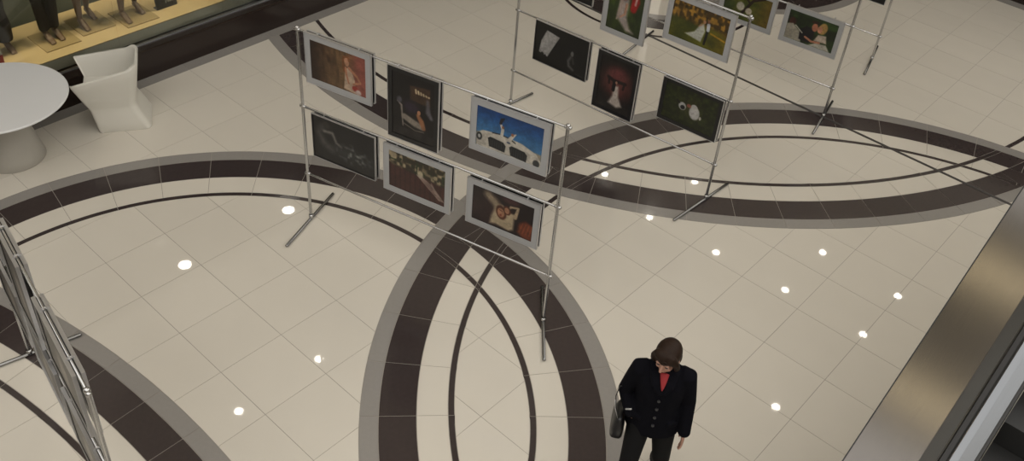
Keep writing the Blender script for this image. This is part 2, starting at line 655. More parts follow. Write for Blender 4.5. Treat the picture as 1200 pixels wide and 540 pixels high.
# ceiling with downlights
# rest of the roof is left open, without glazing, to let world light in
ce_ = MB().box((-9.7, -1.6, 9.0), (1.0, 20.2, 9.2)).box((1.0, -3.4, 9.0), (3.2, 0.0, 9.2)).box((-9.7, -7.5, 9.0), (-3.2, -1.6, 9.2)).build('ceiling', M['ceil'])  # last box, out of view, added to dim the left side of the floor
tag(ce_, 'high plain mall ceiling with recessed downlights', kind='structure')
lamps15 = [(-13.27, 2.88), (-13.3, -0.34), (-6.73, 17.82), (-3.66, 21.11), (-3.63, 17.96), (-0.32, 20.97), (-0.36, 18.0), (-0.95, 12.57), (-13.05, 18.59), (-9.98, 21.14), (-9.91, 17.62), (-4.76, 31.16)]


def downlight(x, y, z, r, label, group):
    t = empty('downlight', (x, y, z))
    tag(t, label, 'downlight', group)
    MB().lathe([(r * 1.25, 0.0), (r * 1.3, -0.012), (r * 1.0, -0.014), (r * 0.98, 0.0)], 28).build('trim_ring', M['lampring'], t)
    MB().lathe([(r * 0.97, -0.001), (r * 0.97, -0.009), (r * 0.6, -0.012)], 24).build('lens', M['lamp'], t)
    return t


for x, y in lamps15:
    downlight(x * S, y * S, 9.0, 0.085, 'round recessed downlight in the high mall ceiling', 'ceiling downlights')
for k, (fx, fy) in enumerate([(-5.15, -5.18), (-5.15, -3.24)]):
    h = 2.86 / S
    dx, dy = (fx - 5.2805) / 10.2869, (fy + 10.2424) / 10.2869
    downlight((fx + dx * h) * S, (fy + dy * h) * S, 2.86, 0.085, 'round downlight in the soffit over the shop window', 'soffit downlights')
for k, (x, y) in enumerate([(3.61, -4.62), (3.51, -1.45)]):
    t = empty('linear_light', (x * S, y * S, 8.99))
    tag(t, ['warm linear ceiling light above the escalator, nearer one', 'warm linear ceiling light above the escalator, farther one'][k], 'ceiling light', 'linear lights over the escalator')
    MB().box((-0.9, -0.15, -0.05), (0.9, 0.15, 0.0)).build('housing', M['lampring'], t)
    MB().box((-0.85, -0.11, -0.06), (0.85, 0.11, -0.05)).build('diffuser', M['warmlamp'], t)

# ------------------------------------------------------------------ escalator on the right
EA = math.radians(29)
E0 = Vector((4.155, -1.482, 3.086)) * S
esc = empty('escalator', E0)
tag(esc, 'escalator with wide brushed steel balustrade deck and black handrail', 'escalator')
ea, en = Vector((0, math.cos(EA), math.sin(EA))), Vector((0, -math.sin(EA), math.cos(EA)))


def eprism(prof, s0, s1, name, m, parent=esc, smooth=False):
    """prof: list of (x across, h along the deck normal), swept along the incline"""
    k = len(prof)
    vv = [Vector((x, 0, 0)) + en * h + ea * s for s in (s0, s1) for x, h in prof]
    ff = [(i, (i + 1) % k, k + (i + 1) % k, k + i) for i in range(k)]
    ff += [tuple(reversed(range(k))), tuple(range(k, 2 * k))]
    mb = MB().add(vv, ff)
    return mb.build(name, m, parent, smooth)


SA, SB = -2.35, 7.0
for s0, s1 in ((SA, SB),):
    eprism([(-0.008, 0.002), (-0.008, -0.03), (0.0, -0.03), (0.0, 0.002)], s0, s1, 'edge_gasket', M['rubber'])
    eprism([(0, 0), (0.0, -0.03), (0.35, -0.03), (0.35, 0.0)], s0, s1, 'outer_deck', M['steel'])
    eprism([(0.351, -0.03), (0.351, 0.0), (0.43, 0.035), (0.43, -0.03)], s0, s1, 'deck_chamfer', M['steel2'])
    eprism([(0.436, 0.0), (0.436, 0.045), (0.446, 0.056), (0.474, 0.056), (0.484, 0.045), (0.484, 0.0)], s0, s1, 'handrail', M['rubber'])
    eprism([(0.49, -0.03), (0.49, 0.037), (0.53, 0.030), (0.60, -0.01), (0.60, -0.03)], s0, s1, 'inner_deck', M['steel2'])
    eprism([(0.0, -0.031), (0.0, -0.75), (0.6, -0.75), (0.6, -0.031)], s0 + 0.0, s1, 'truss_side', M['steel'])
    eprism([(0.601, -0.02), (0.601, -0.75), (0.62, -0.75), (0.62, -0.02)], s0, s1, 'skirt_panel', M['step'])
    eprism([(1.68, -0.75), (1.68, -0.02), (2.2, -0.02), (2.2, -0.75)], s0, s1, 'far_balustrade', M['steel'])
st = None
for k in range(20):
    s = SA + 0.2 + k * 0.42
    if st is None:
        st = MB().box((0.625, -0.2, -0.2), (1.675, 0.2, 0.0)).build('step', M['step'], esc)
        o = st
    else:
        o = bpy.data.objects.new('step', st.data)
        link(o, esc)
    o.location = ea * s + en * -0.40

# ------------------------------------------------------------------ display racks
def rack(A, B, heights, feet, label):
    """A, B = post bases (tile units); heights = rails in metres; feet = two foot-bar angles"""
    A, B = Vector((A[0], A[1], 0)) * S, Vector((B[0], B[1], 0)) * S
    d = B - A
    L = d.length
    t = empty('photo_rack', A, math.atan2(d.y, d.x))
    tag(t, label, 'display rack', 'chrome tube photo racks')
    H = heights[0]
    for k, x in enumerate((0, L)):
        po = MB().tube([(x, 0, 0.03), (x, 0, H + 0.012)], 0.0145, 12).build('post', M['chrome'], t, True)
        MB().ell((x, 0, H + 0.014), (0.019, 0.019, 0.019)).build('post_cap', M['chrome'], po, True)
        fd = Vector(feet[k][0]).normalized()
        rz = math.atan2(d.y, d.x)
        fl_ = Matrix.Rotation(-rz, 3, 'Z') @ Vector((fd.x, fd.y, 0))
        c = Vector((x, 0, 0.0165))
        f = MB().tube([c + fl_ * feet[k][1], c + fl_ * feet[k][2]], 0.0155, 12).build('foot_bar', M['foot'], t, True)
        MB().tube([(x, 0, 0.02), (x, 0, 0.065)], 0.021, 12, rounded=False).build('foot_socket', M['chrome'], po, True)
    for h in heights:
        ro = MB().tube([(0, 0, h), (L, 0, h)], 0.0105, 10).build('rail', M['chrome'], t, True)
        for x in (0, L):
            MB().tube([(x - 0.022, 0, h), (x + 0.022, 0, h)], 0.0165, 10).build('rail_clamp', M['chrome'], ro, True)
    return t


R1 = ((-4.72, -3.11), (-0.55, -2.10))
R2 = ((-4.87, 1.90), (-0.51, 2.24))
R3 = ((-4.64, 5.84), (-0.34, 6.28))
R4 = ((-5.00, 8.90), (-0.72, 9.28))
R5 = ((-5.02, -7.65), (-0.74, -8.40))
rack(*R1, (2.115, 1.335, 0.575), (((0.54, -1.38, 0), 0.45, -0.43), ((1.01, -1.12, 0), 0.45, -0.44)), 'chrome tube rack of six photos nearest the walking person')
rack(*R2, (2.15, 1.24, 0.465), (((-0.12, -1.52, 0), 0.55, -0.36), ((-0.05, -1, 0), 0.55, -0.40)), 'chrome tube rack in the second row, over the lens-shaped inlay')
rack(*R3, (2.15, 1.25, 0.425), (((0.18, -1.36, 0), 0.41, -0.42), ((0.30, -1.41, 0), 0.43, -0.43)), 'chrome tube rack in the third row, standing on the expansion joint')
rack(*R4, (2.15, 1.25, 0.365), (((0.05, -1, 0), 0.43, -0.43), ((0.26, -1.0, 0), 0.45, -0.43)), 'chrome tube rack in the farthest row, cut by the top edge')
rack(*R5, (2.13, 1.335, 0.575), (((0.21, 1.02, 0), 0.40, -0.55), ((0.1, 1.0, 0), 0.44, -0.44)), 'chrome tube rack seen edge-on at the lower left')

# ------------------------------------------------------------------ printed pictures (flat prints, painted per vertex)
class Print:
    def __init__(self, w, h, nx, ny, base):
        self.nx, self.ny = nx, ny
        u = (np.arange(nx) + 0.5) / nx
        v = (np.arange(ny) + 0.5) / ny
        self.U, self.V = np.meshgrid(u, v)
        self.asp = w / h
        self.C = np.zeros((ny, nx, 3)) + np.array(base, float)

    def mix(self, m, col):
        m = np.clip(m, 0, 1)[..., None]
        self.C = self.C * (1 - m) + np.array(col, float) * m
        return self

    def noise(self, sx, sy, seed=0):
        r = np.random.default_rng(seed)
        g = r.random((max(2, sy + 2), max(2, sx + 2)))
        x = self.U * sx
        y = self.V * sy
        x0, y0 = x.astype(int), y.astype(int)
        fx, fy = x - x0, y - y0
        fx, fy = fx * fx * (3 - 2 * fx), fy * fy * (3 - 2 * fy)
        return (g[y0, x0] * (1 - fx) + g[y0, x0 + 1] * fx) * (1 - fy) + (g[y0 + 1, x0] * (1 - fx) + g[y0 + 1, x0 + 1] * fx) * fy

    def ell(self, cx, cy, rx, ry, col, rot=0, soft=0.25, a=1.0):
        x, y = (self.U - cx) * self.asp, self.V - cy
        c, s = math.cos(rot), math.sin(rot)
        d = np.hypot((x * c + y * s) / (rx * self.asp), (-x * s + y * c) / ry)
        return self.mix(a * np.clip((1 - d) / soft + 0.5, 0, 1), col)

    def seg(self, pts, w, col, soft=0.012, a=1.0):
        best = np.full(self.U.shape, 9.0)
        ws = w if isinstance(w, (list, tuple)) else [w] * len(pts)
        for (p, q, wa, wb) in zip(pts[:-1], pts[1:], ws[:-1], ws[1:]):
            ax, ay, bx, by = p[0] * self.asp, p[1], q[0] * self.asp, q[1]
            x, y = self.U * self.asp, self.V
            L = (bx - ax) ** 2 + (by - ay) ** 2 + 1e-9
            t = np.clip(((x - ax) * (bx - ax) + (y - ay) * (by - ay)) / L, 0, 1)
            best = np.minimum(best, np.hypot(x - ax - t * (bx - ax), y - ay - t * (by - ay)) - (wa + (wb - wa) * t))
        return self.mix(a * np.clip(-best / soft + 0.5, 0, 1), col)

    def poly(self, P, col, soft=0.015, a=1.0):
        ins = np.zeros(self.U.shape, bool)
        dist = np.full(self.U.shape, 9.0)
        k = len(P)
        x, y = self.U * self.asp, self.V
        for i in range(k):
            ax, ay, bx, by = P[i][0] * self.asp, P[i][1], P[(i + 1) % k][0] * self.asp, P[(i + 1) % k][1]
            if abs(by - ay) > 1e-9:
                ins ^= ((ay > y) != (by > y)) & (x < (bx - ax) * (y - ay) / (by - ay) + ax)
            L = (bx - ax) ** 2 + (by - ay) ** 2 + 1e-9
            t = np.clip(((x - ax) * (bx - ax) + (y - ay) * (by - ay)) / L, 0, 1)
            dist = np.minimum(dist, np.hypot(x - ax - t * (bx - ax), y - ay - t * (by - ay)))
        return self.mix(a * np.clip(np.where(ins, dist, -dist) / soft + 0.5, 0, 1), col)

    def grain(self, amt, seed=3):
        n1 = 0.55 * self.noise(14, 10, 31) + 0.45 * self.noise(34, 26, 32)
        self.C = self.C * (0.82 + 0.36 * n1[..., None])
        r = np.random.default_rng(seed).random(self.U.shape)
        self.C = np.clip(self.C * (1 + amt * (r[..., None] - 0.5)), 0, 255)
        return self


def P_cave(p):
    p.mix(np.clip((p.U - 0.05) * 3, 0, 1), (120, 92, 62)).mix(np.clip((p.U - 0.66) * 5, 0, 1), (150, 84, 72))
    p.mix(0.6 * np.clip((p.noise(22, 3, 1) - 0.45) * 2, 0, 1) * (p.U < 0.7), (60, 42, 30))
    p.ell(0.33, 0.68, 0.035, 0.10, (62, 40, 28), 0.3, 0.8, 0.8).ell(0.25, 0.8, 0.03, 0.12, (70, 46, 30), 0.2, 0.8, 0.7)
    p.poly([(0.60, 0.05), (0.64, 0.60), (0.73, 0.62), (0.80, 0.36), (0.82, 0.0)], (196, 170, 146), 0.03)
    p.seg([(0.70, 0.62), (0.84, 0.47), (0.90, 0.33), (0.77, 0.24)], [0.035, 0.03, 0.028, 0.02], (186, 128, 98))
    p.seg([(0.64, 0.60), (0.655, 0.42), (0.69, 0.22)], [0.03, 0.025, 0.02], (180, 122, 92))
    p.seg([(0.62, 0.83), (0.60, 0.65), (0.61, 0.50)], [0.05, 0.035, 0.02], (128, 78, 44))
    p.ell(0.665, 0.76, 0.045, 0.115, (204, 150, 118)).seg([(0.62, 0.87), (0.69, 0.89), (0.71, 0.80)], 0.028, (140, 88, 50))
    p.ell(0.80, 0.14, 0.05, 0.07, (170, 60, 52), 0, 0.5).ell(0.86, 0.06, 0.05, 0.07, (206, 186, 178), 0, 0.5)


def P_salon(p):
    p.mix(0.5 * p.noise(5, 6, 2), (26, 20, 22))
    p.poly([(0.42, 0.63), (0.90, 0.62), (0.90, 0.90), (0.42, 0.86)], (70, 50, 36), 0.03)
    for k in range(6):
        p.seg([(0.56 + 0.06 * k, 0.82 - 0.01 * k), (0.57 + 0.06 * k, 0.77)], 0.012, (226, 206, 168), 0.02)
    p.seg([(0.84, 0.70), (0.86, 0.52), (0.93, 0.45)], [0.02, 0.04, 0.03], (104, 100, 106), 0.04)
    p.ell(0.45, 0.52, 0.18, 0.10, (46, 34, 52), 0, 0.9)
    p.seg([(0.13, 0.55), (0.22, 0.50), (0.24, 0.34), (0.26, 0.18)], [0.012, 0.016, 0.012, 0.01], (140, 130, 122))
    p.ell(0.17, 0.58, 0.06, 0.05, (86, 84, 92), 0, 0.7)
    p.seg([(0.30, 0.33), (0.55, 0.27), (0.72, 0.25)], [0.05, 0.055, 0.045], (148, 138, 126), 0.03)
    p.seg([(0.26, 0.22), (0.55, 0.16), (0.76, 0.18)], 0.008, (120, 110, 100))
    p.seg([(0.62, 0.42), (0.70, 0.34), (0.76, 0.24)], [0.03, 0.045, 0.03], (158, 108, 74), 0.03)
    p.ell(0.64, 0.47, 0.04, 0.035, (176, 124, 92))
    p.mix(0.35 * (p.V < 0.14) * p.noise(9, 9, 4), (90, 84, 82))


def P_car(p):
    p.mix(np.clip(1 - p.V * 1.1, 0, 1), (92, 142, 178)).mix(np.clip((p.V - 0.6) * 2.2, 0, 1), (16, 58, 116))
    p.poly([(0, 0.34), (0.2, 0.42), (0.5, 0.36), (1, 0.32), (1, 0), (0, 0)], (150, 140, 122), 0.05)
    p.poly([(0.02, 0.0), (0.0, 0.30), (0.10, 0.42), (0.35, 0.47), (0.70, 0.43), (0.92, 0.30), (1.0, 0.14), (1.0, 0.0)], (206, 200, 188), 0.02)
    for cx, cy in ((0.32, 0.17), (0.65, 0.13)):
        p.poly([(cx - 0.135, cy + 0.10), (cx - 0.10, cy + 0.15), (cx + 0.10, cy + 0.12), (cx + 0.14, cy + 0.05), (cx + 0.13, cy - 0.12), (cx - 0.11, cy - 0.10)], (26, 30, 34), 0.02)
        for k in range(7):
            p.seg([(cx - 0.10 + 0.035 * k, cy + 0.09), (cx - 0.10 + 0.035 * k, cy - 0.08)], 0.004, (70, 72, 74), 0.01)
    p.ell(0.05, 0.24, 0.045, 0.10, (40, 44, 48)).ell(0.05, 0.24, 0.02, 0.05, (190, 190, 188)).ell(0.93, 0.07, 0.05, 0.09, (60, 62, 64)).ell(0.50, 0.335, 0.03, 0.025, (70, 84, 108))
    p.seg([(0.25, 0.44), (0.38, 0.47), (0.52, 0.44), (0.60, 0.38)], 0.014, (40, 38, 38))
    p.seg([(0.39, 0.46), (0.40, 0.60), (0.36, 0.74)], [0.035, 0.035, 0.02], (222, 218, 208))
    p.seg([(0.36, 0.74), (0.38, 0.84), (0.41, 0.88)], [0.03, 0.04, 0.02], (24, 26, 38)).ell(0.40, 0.66, 0.02, 0.035, (150, 104, 80))
    p.seg([(0.52, 0.44), (0.56, 0.54), (0.60, 0.60)], [0.045, 0.035, 0.012], (214, 206, 194)).ell(0.55, 0.56, 0.022, 0.04, (166, 112, 86))


def P_smoke(p):
    p.mix(0.6 * np.clip(p.noise(6, 4, 5), 0, 1), (30, 29, 31))
    p.seg([(0.16, 0.78), (0.10, 0.62), (0.18, 0.40), (0.30, 0.30)], [0.05, 0.06, 0.08, 0.06], (78, 75, 72), 0.14)
    p.seg([(0.18, 0.70), (0.32, 0.72), (0.38, 0.52), (0.46, 0.46)], [0.03, 0.035, 0.03, 0.02], (126, 122, 116), 0.06)
    p.ell(0.22, 0.86, 0.06, 0.09, (52, 47, 44), 0, 0.8)
    m = np.clip((p.noise(26, 18, 6) - 0.42) * 2.4, 0, 1) * np.clip(1.2 - np.hypot((p.U - 0.66) / 0.30, (p.V - 0.36) / 0.24), 0, 1)
    p.mix(m, (150, 154, 148)).mix(0.45 * np.clip(1.1 - np.hypot((p.U - 0.55) / 0.42, (p.V - 0.34) / 0.22), 0, 1), (80, 84, 82))


def P_veil(p):
    p.mix(np.clip((p.V - 0.60 + 0.10 * p.U) * 14, 0, 1), (52, 44, 30))
    up = np.clip((p.V - 0.62 + 0.12 * p.U) * 14, 0, 1)
    p.mix(up * np.clip((p.noise(18, 10, 7) - 0.45) * 3, 0, 1), (176, 160, 128)).mix(up * np.clip((p.noise(24, 14, 17) - 0.6) * 4, 0, 1), (40, 52, 28))
    p.mix((1 - up) * 0.5 * (np.sin(p.U * 70) > 0.55), (50, 24, 20))
    p.ell(0.56, 0.64, 0.05, 0.10, (206, 192, 160), 0, 0.6)
    for k in range(5):
        p.seg([(0.50 + 0.02 * k, 0.60), (0.70 + 0.02 * k, 0.36 + 0.02 * k), (0.90 + 0.02 * k, 0.12)], 0.010, (196, 180, 166), 0.02, 0.75)
    p.seg([(0.76, 0.50), (0.84, 0.30), (0.93, 0.2)], [0.02, 0.03, 0.02], (170, 150, 138), 0.03, 0.7)


def P_recline(p):
    p.ell(0.20, 0.45, 0.24, 0.45, (58, 36, 36), 0, 0.9).mix(0.5 * p.noise(6, 4, 9) * (p.U < 0.35), (26, 18, 18))
    p.seg([(0.25, 0.86), (0.36, 0.74), (0.44, 0.60)], [0.10, 0.11, 0.12], (150, 134, 112), 0.12)
    p.poly([(0.40, 0.70), (0.50, 0.72), (0.60, 0.58), (0.70, 0.58), (0.69, 0.12), (0.62, 0.05), (0.40, 0.10), (0.30, 0.06), (0.32, 0.30)], (188, 170, 140), 0.08)
    p.seg([(0.60, 0.58), (0.63, 0.76), (0.75, 0.80), (0.71, 0.50)], [0.05, 0.03, 0.03, 0.05], (186, 164, 134), 0.03)
    p.ell(0.62, 0.93, 0.14, 0.10, (74, 44, 46), 0, 0.9).ell(0.655, 0.66, 0.04, 0.06, (40, 20, 16), 0, 0.5)
    p.poly([(0.75, 0.12), (0.78, 0.40), (0.88, 0.52), (1.0, 0.46), (1.0, 0.0), (0.86, 0.0)], (112, 52, 30), 0.08)
    for k in range(4):
        p.seg([(0.79 + 0.055 * k, 0.14), (0.84 + 0.05 * k, 0.42)], 0.014, (164, 88, 50), 0.03, 0.7)
    for cx, cy, rx, ry in ((0.48, 0.50, 0.085, 0.20), (0.575, 0.62, 0.06, 0.13)):
        p.ell(cx, cy, rx, ry, (84, 42, 26), 0.2, 0.25).ell(cx - 0.004, cy - 0.01, rx * 0.66, ry * 0.66, (186, 136, 104), 0.2, 0.35)
    p.seg([(0.45, 0.56), (0.50, 0.54)], 0.012, (110, 62, 44)).ell(0.475, 0.42, 0.02, 0.03, (150, 70, 56))


def P_garden(p):
    p.mix(np.clip((p.noise(8, 10, 11) - 0.3) * 1.6, 0, 1), (84, 104, 40)).mix(np.clip((p.U - 0.6) * 3, 0, 1) * 0.6, (34, 46, 24)).mix(np.clip(0.35 - p.V, 0, 1) * 1.6, (36, 44, 20))
    p.seg([(0.45, 0.62), (0.42, 0.30), (0.62, 0.10), (0.80, 0.06)], [0.09, 0.10, 0.05, 0.01], (176, 164, 158), 0.06)
    p.seg([(0.38, 0.60), (0.33, 0.32), (0.28, 0.22)], [0.04, 0.03, 0.012], (190, 170, 160), 0.03)
    p.seg([(0.52, 0.55), (0.50, 0.36), (0.38, 0.28)], [0.025, 0.02, 0.014], (200, 152, 126))
    p.ell(0.45, 0.74, 0.10, 0.12, (60, 64, 96), 0, 0.5).ell(0.46, 0.66, 0.05, 0.045, (196, 146, 118))
    p.seg([(0.68, 0.84), (0.76, 0.66), (0.72, 0.50)], [0.06, 0.08, 0.06], (168, 34, 30), 0.04).seg([(0.74, 0.9), (0.78, 0.74), (0.76, 0.6)], 0.018, (226, 190, 184), 0.03)


def P_meadow(p):
    p.mix(np.clip((p.V - 0.52 + 0.08 * p.U) * 9, 0, 1), (78, 58, 22))
    up = np.clip((p.V - 0.5) * 8, 0, 1)
    p.mix(up * np.clip((p.noise(26, 12, 12) - 0.42) * 2.6, 0, 1), (176, 132, 52)).mix(up * 0.7 * np.clip((p.noise(18, 9, 13) - 0.6) * 4, 0, 1), (38, 34, 16))
    p.mix((1 - up) * np.clip((p.noise(5, 4, 14) - 0.35) * 2, 0, 1), (104, 104, 22)).mix((1 - up) * np.clip((p.U - 0.6) * 3, 0, 1) * 0.5, (140, 112, 28))
    p.seg([(0.72, 0.44), (0.86, 0.40), (0.98, 0.36)], 0.02, (196, 150, 40), 0.03)
    p.poly([(0.58, 0.62), (0.62, 0.44), (0.58, 0.12), (0.42, 0.16), (0.28, 0.20), (0.44, 0.34), (0.52, 0.58)], (196, 198, 186), 0.04)
    p.seg([(0.66, 0.52), (0.655, 0.30), (0.64, 0.10)], [0.035, 0.035, 0.03], (26, 24, 22))
    p.seg([(0.66, 0.64), (0.665, 0.50)], 0.045, (202, 206, 214), 0.02).ell(0.655, 0.72, 0.022, 0.05, (150, 104, 78)).ell(0.585, 0.68, 0.025, 0.05, (190, 140, 104)).seg([(0.55, 0.58), (0.50, 0.52)], 0.014, (196, 150, 118))


def P_spot(p):
    p.poly([(0.09, 0.24), (0.12, 0.55), (0.21, 0.86), (0.46, 0.80), (0.36, 0.50), (0.26, 0.19), (0.18, 0.21)], (176, 174, 172), 0.02)
    p.ell(0.16, 0.19, 0.035, 0.07, (14, 14, 15), 0, 0.4).ell(0.22, 0.17, 0.02, 0.06, (14, 14, 15), 0, 0.4)
    p.ell(0.72, 0.53, 0.028, 0.07, (120, 118, 116), 0, 0.5)
    p.seg([(0.70, 0.44), (0.66, 0.32), (0.68, 0.20), (0.76, 0.14)], [0.03, 0.03, 0.035, 0.03], (104, 102, 100), 0.06)
    p.seg([(0.74, 0.42), (0.76, 0.30)], 0.022, (70, 68, 66), 0.05).seg([(0.82, 0.07), (0.95, 0.06)], 0.008, (60, 60, 60))


def P_glow(p):
    p.ell(0.55, 0.55, 0.44, 0.30, (104, 58, 54), 0, 0.9).ell(0.55, 0.70, 0.25, 0.14, (126, 60, 62), 0, 0.9, 0.6).mix(np.clip(0.35 - p.V, 0, 1) * 2, (62, 58, 54))
    p.seg([(0.28, 0.62), (0.45, 0.58), (0.78, 0.60)], 0.03, (26, 18, 18), 0.03).seg([(0.30, 0.60), (0.32, 0.50)], 0.02, (30, 20, 20)).seg([(0.76, 0.58), (0.74, 0.48)], 0.02, (30, 20, 20))
    p.poly([(0.48, 0.50), (0.60, 0.50), (0.64, 0.30), (0.78, 0.13), (0.62, 0.08), (0.36, 0.12), (0.46, 0.28)], (206, 194, 184), 0.05)
    p.seg([(0.48, 0.58), (0.46, 0.40)], 0.035, (28, 24, 26)).ell(0.53, 0.56, 0.03, 0.03, (190, 140, 116))


def P_heart(p):
    p.mix(np.clip((p.noise(22, 14, 15) - 0.35) * 1.6, 0, 1), (58, 66, 26)).mix(0.6 * np.clip(1 - np.hypot((p.U - 0.5) / 0.3, (p.V - 0.5) / 0.4), 0, 1), (74, 72, 34))
    p.ell(0.36, 0.50, 0.07, 0.11, (198, 198, 196), 0.3).ell(0.37, 0.47, 0.045, 0.06, (24, 26, 24), 0.3).seg([(0.30, 0.56), (0.24, 0.62)], 0.02, (26, 26, 26))
    p.ell(0.60, 0.44, 0.10, 0.19, (200, 198, 196), 0.15).ell(0.58, 0.60, 0.06, 0.07, (206, 204, 200)).ell(0.48, 0.58, 0.04, 0.05, (168, 104, 88)).ell(0.72, 0.36, 0.02, 0.05, (190, 186, 176))


def P_tree(p):
    p.mix(np.clip((p.noise(7, 6, 16) - 0.2) * 1.5, 0, 1), (96, 98, 30)).mix(np.clip((p.U - 0.55) * 2.2, 0, 1) * 0.75, (122, 92, 40)).mix(np.clip((0.35 - p.U) * 3, 0, 1), (46, 62, 22))
    p.seg([(0.42, 0.28), (0.52, 0.55), (0.60, 0.80), (0.86, 1.0)], [0.05, 0.05, 0.045, 0.03], (40, 26, 18))
    p.seg([(0.56, 0.66), (0.42, 0.86), (0.34, 1.0)], [0.04, 0.03, 0.02], (42, 28, 18)).seg([(0.60, 0.78), (0.72, 0.98)], 0.025, (44, 28, 20))
    p.ell(0.36, 0.47, 0.085, 0.16, (196, 190, 172), 0, 0.3).ell(0.55, 0.38, 0.07, 0.12, (200, 190, 170), 0, 0.3)


def P_kiss(p):
    p.mix(np.clip((p.noise(8, 6, 18) - 0.3) * 1.8, 0, 1), (52, 76, 32))
    p.ell(0.10, 0.62, 0.07, 0.14, (70, 36, 30), 0, 0.5).poly([(0.0, 0.0), (0.0, 0.5), (0.12, 0.56), (0.30, 0.34), (0.36, 0.0)], (172, 166, 150), 0.04)
    p.poly([(0.30, 0.10), (0.28, 0.46), (0.40, 0.62), (0.56, 0.58), (0.58, 0.30), (0.52, 0.06)], (22, 22, 28), 0.03)
    p.seg([(0.18, 0.52), (0.34, 0.34)], 0.02, (186, 180, 168)).ell(0.56, 0.66, 0.06, 0.14, (196, 126, 96)).seg([(0.50, 0.82), (0.58, 0.84)], 0.04, (54, 30, 20))
    p.ell(0.72, 0.70, 0.085, 0.20, (190, 152, 88), -0.2).ell(0.665, 0.64, 0.05, 0.12, (214, 150, 118))
    p.poly([(0.60, 0.22), (0.66, 0.46), (0.82, 0.50), (0.86, 0.24)], (206, 190, 172), 0.04).poly([(0.5, 0.0), (0.66, 0.16), (0.86, 0.2), (0.96, 0.0)], (196, 192, 178), 0.04)
    p.seg([(0.42, 0.24), (0.56, 0.16), (0.72, 0.2)], 0.035, (206, 140, 110))


def P_plain(p):
    p.mix(np.clip(1.2 - p.V, 0, 1) * 0.8, (46, 40, 34)).mix(0.6 * np.clip((p.noise(8, 6, 21) - 0.4) * 2, 0, 1), (96, 88, 78))
    p.ell(0.5, 0.42, 0.14, 0.32, (150, 142, 132), 0, 0.7)


srgb = lambda C: np.where(C / 255 <= 0.04045, C / 255 / 12.92, ((C / 255 + 0.055) / 1.055) ** 2.4)


def framed(rk, s0, s1, z0, z1, style, paint, base, label, side=1, res=128, group='framed wedding photos on the racks'):
    """s, z in tile units along the rack; side 1 faces the camera side, -1 hangs behind the rail"""
    A, B = Vector((*rk[0], 0)) * S, Vector((*rk[1], 0)) * S
    d = (B - A).normalized()
    nrm = Vector((d.y, -d.x, 0)) * side
    W, H = (s1 - s0) * S, (z1 - z0) * S
    c = A + d * ((s0 + s1) / 2 * S) + nrm * 0.0125
    t = empty('framed_photo', (c.x, c.y, z0 * S), math.atan2(nrm.y, nrm.x) + math.pi / 2)
    tag(t, label, 'framed photo', group)
    hw = W / 2
    D = 0.022
    if style == 'silver': bw, m = 0.058, M['silver']
    elif style == 'black': bw, m = 0.045, M['black']
    else: bw, m = 0.012, M['black']

    def ring(bo, bi, y0, y1, name, mm):
        o = [(-hw + bo, bo), (hw - bo, bo), (hw - bo, H - bo), (-hw + bo, H - bo)]
        i = [(-hw + bi, bi), (hw - bi, bi), (hw - bi, H - bi), (-hw + bi, H - bi)]
        vv = [(x, y, z) for y in (y0, y1) for loop in (o, i) for x, z in loop]
        ff = []
        for k in range(4):
            j = (k + 1) % 4
            ff += [(k, j, 4 + j, 4 + k), (8 + k, 12 + k, 12 + j, 8 + j), (k, 8 + k, 8 + j, j), (4 + k, 4 + j, 12 + j, 12 + k)]
        return MB().add(vv, ff).build(name, mm, t)
    ring(0.004, bw, -D + 0.0035, -0.003, 'frame', m)
    ring(0.0, 0.0045, -D, 0.0, 'edge_trim', M['alu'])
    MB().box((-hw + 0.004, -0.0028, 0.004), (hw - 0.004, -0.0005, H - 0.004)).build('backing', M['black'], t)
    # print
    pw, ph = W - 2 * bw, H - 2 * bw
    nx = int(res if pw > ph else res * pw / ph)
    ny = int(nx * ph / pw)
    p = Print(pw, ph, nx, ny, base)
    paint(p)
    p.grain(0.10)
    vv = [(-pw / 2 + pw * i / nx, -D + 0.008, bw + ph * j / ny) for j in range(ny + 1) for i in range(nx + 1)]
    ff = [(j * (nx + 1) + i, j * (nx + 1) + i + 1, (j + 1) * (nx + 1) + i + 1, (j + 1) * (nx + 1) + i) for j in range(ny) for i in range(nx)]
    po = mesh_obj('print', vv, ff, M['print'], t)
    ca = po.data.color_attributes.new('print', 'FLOAT_COLOR', 'CORNER')
    L = srgb(p.C.reshape(-1, 3)) * 0.62
    arr = np.ones((nx * ny, 4, 4))
    arr[:, :, :3] = L[:, None, :]
    ca.data.foreach_set('color', arr.ravel())
    # two hooks over the rail
    for x in (-hw * 0.62, hw * 0.62):
        MB().tube([(x, -0.008, H - 0.02), (x, -0.010, H + 0.004), (x, 0.004, H + 0.014), (x, 0.022, H + 0.006), (x, 0.026, H - 0.012)], 0.0035, 6).build('hook', M['alu'], t)
    return t


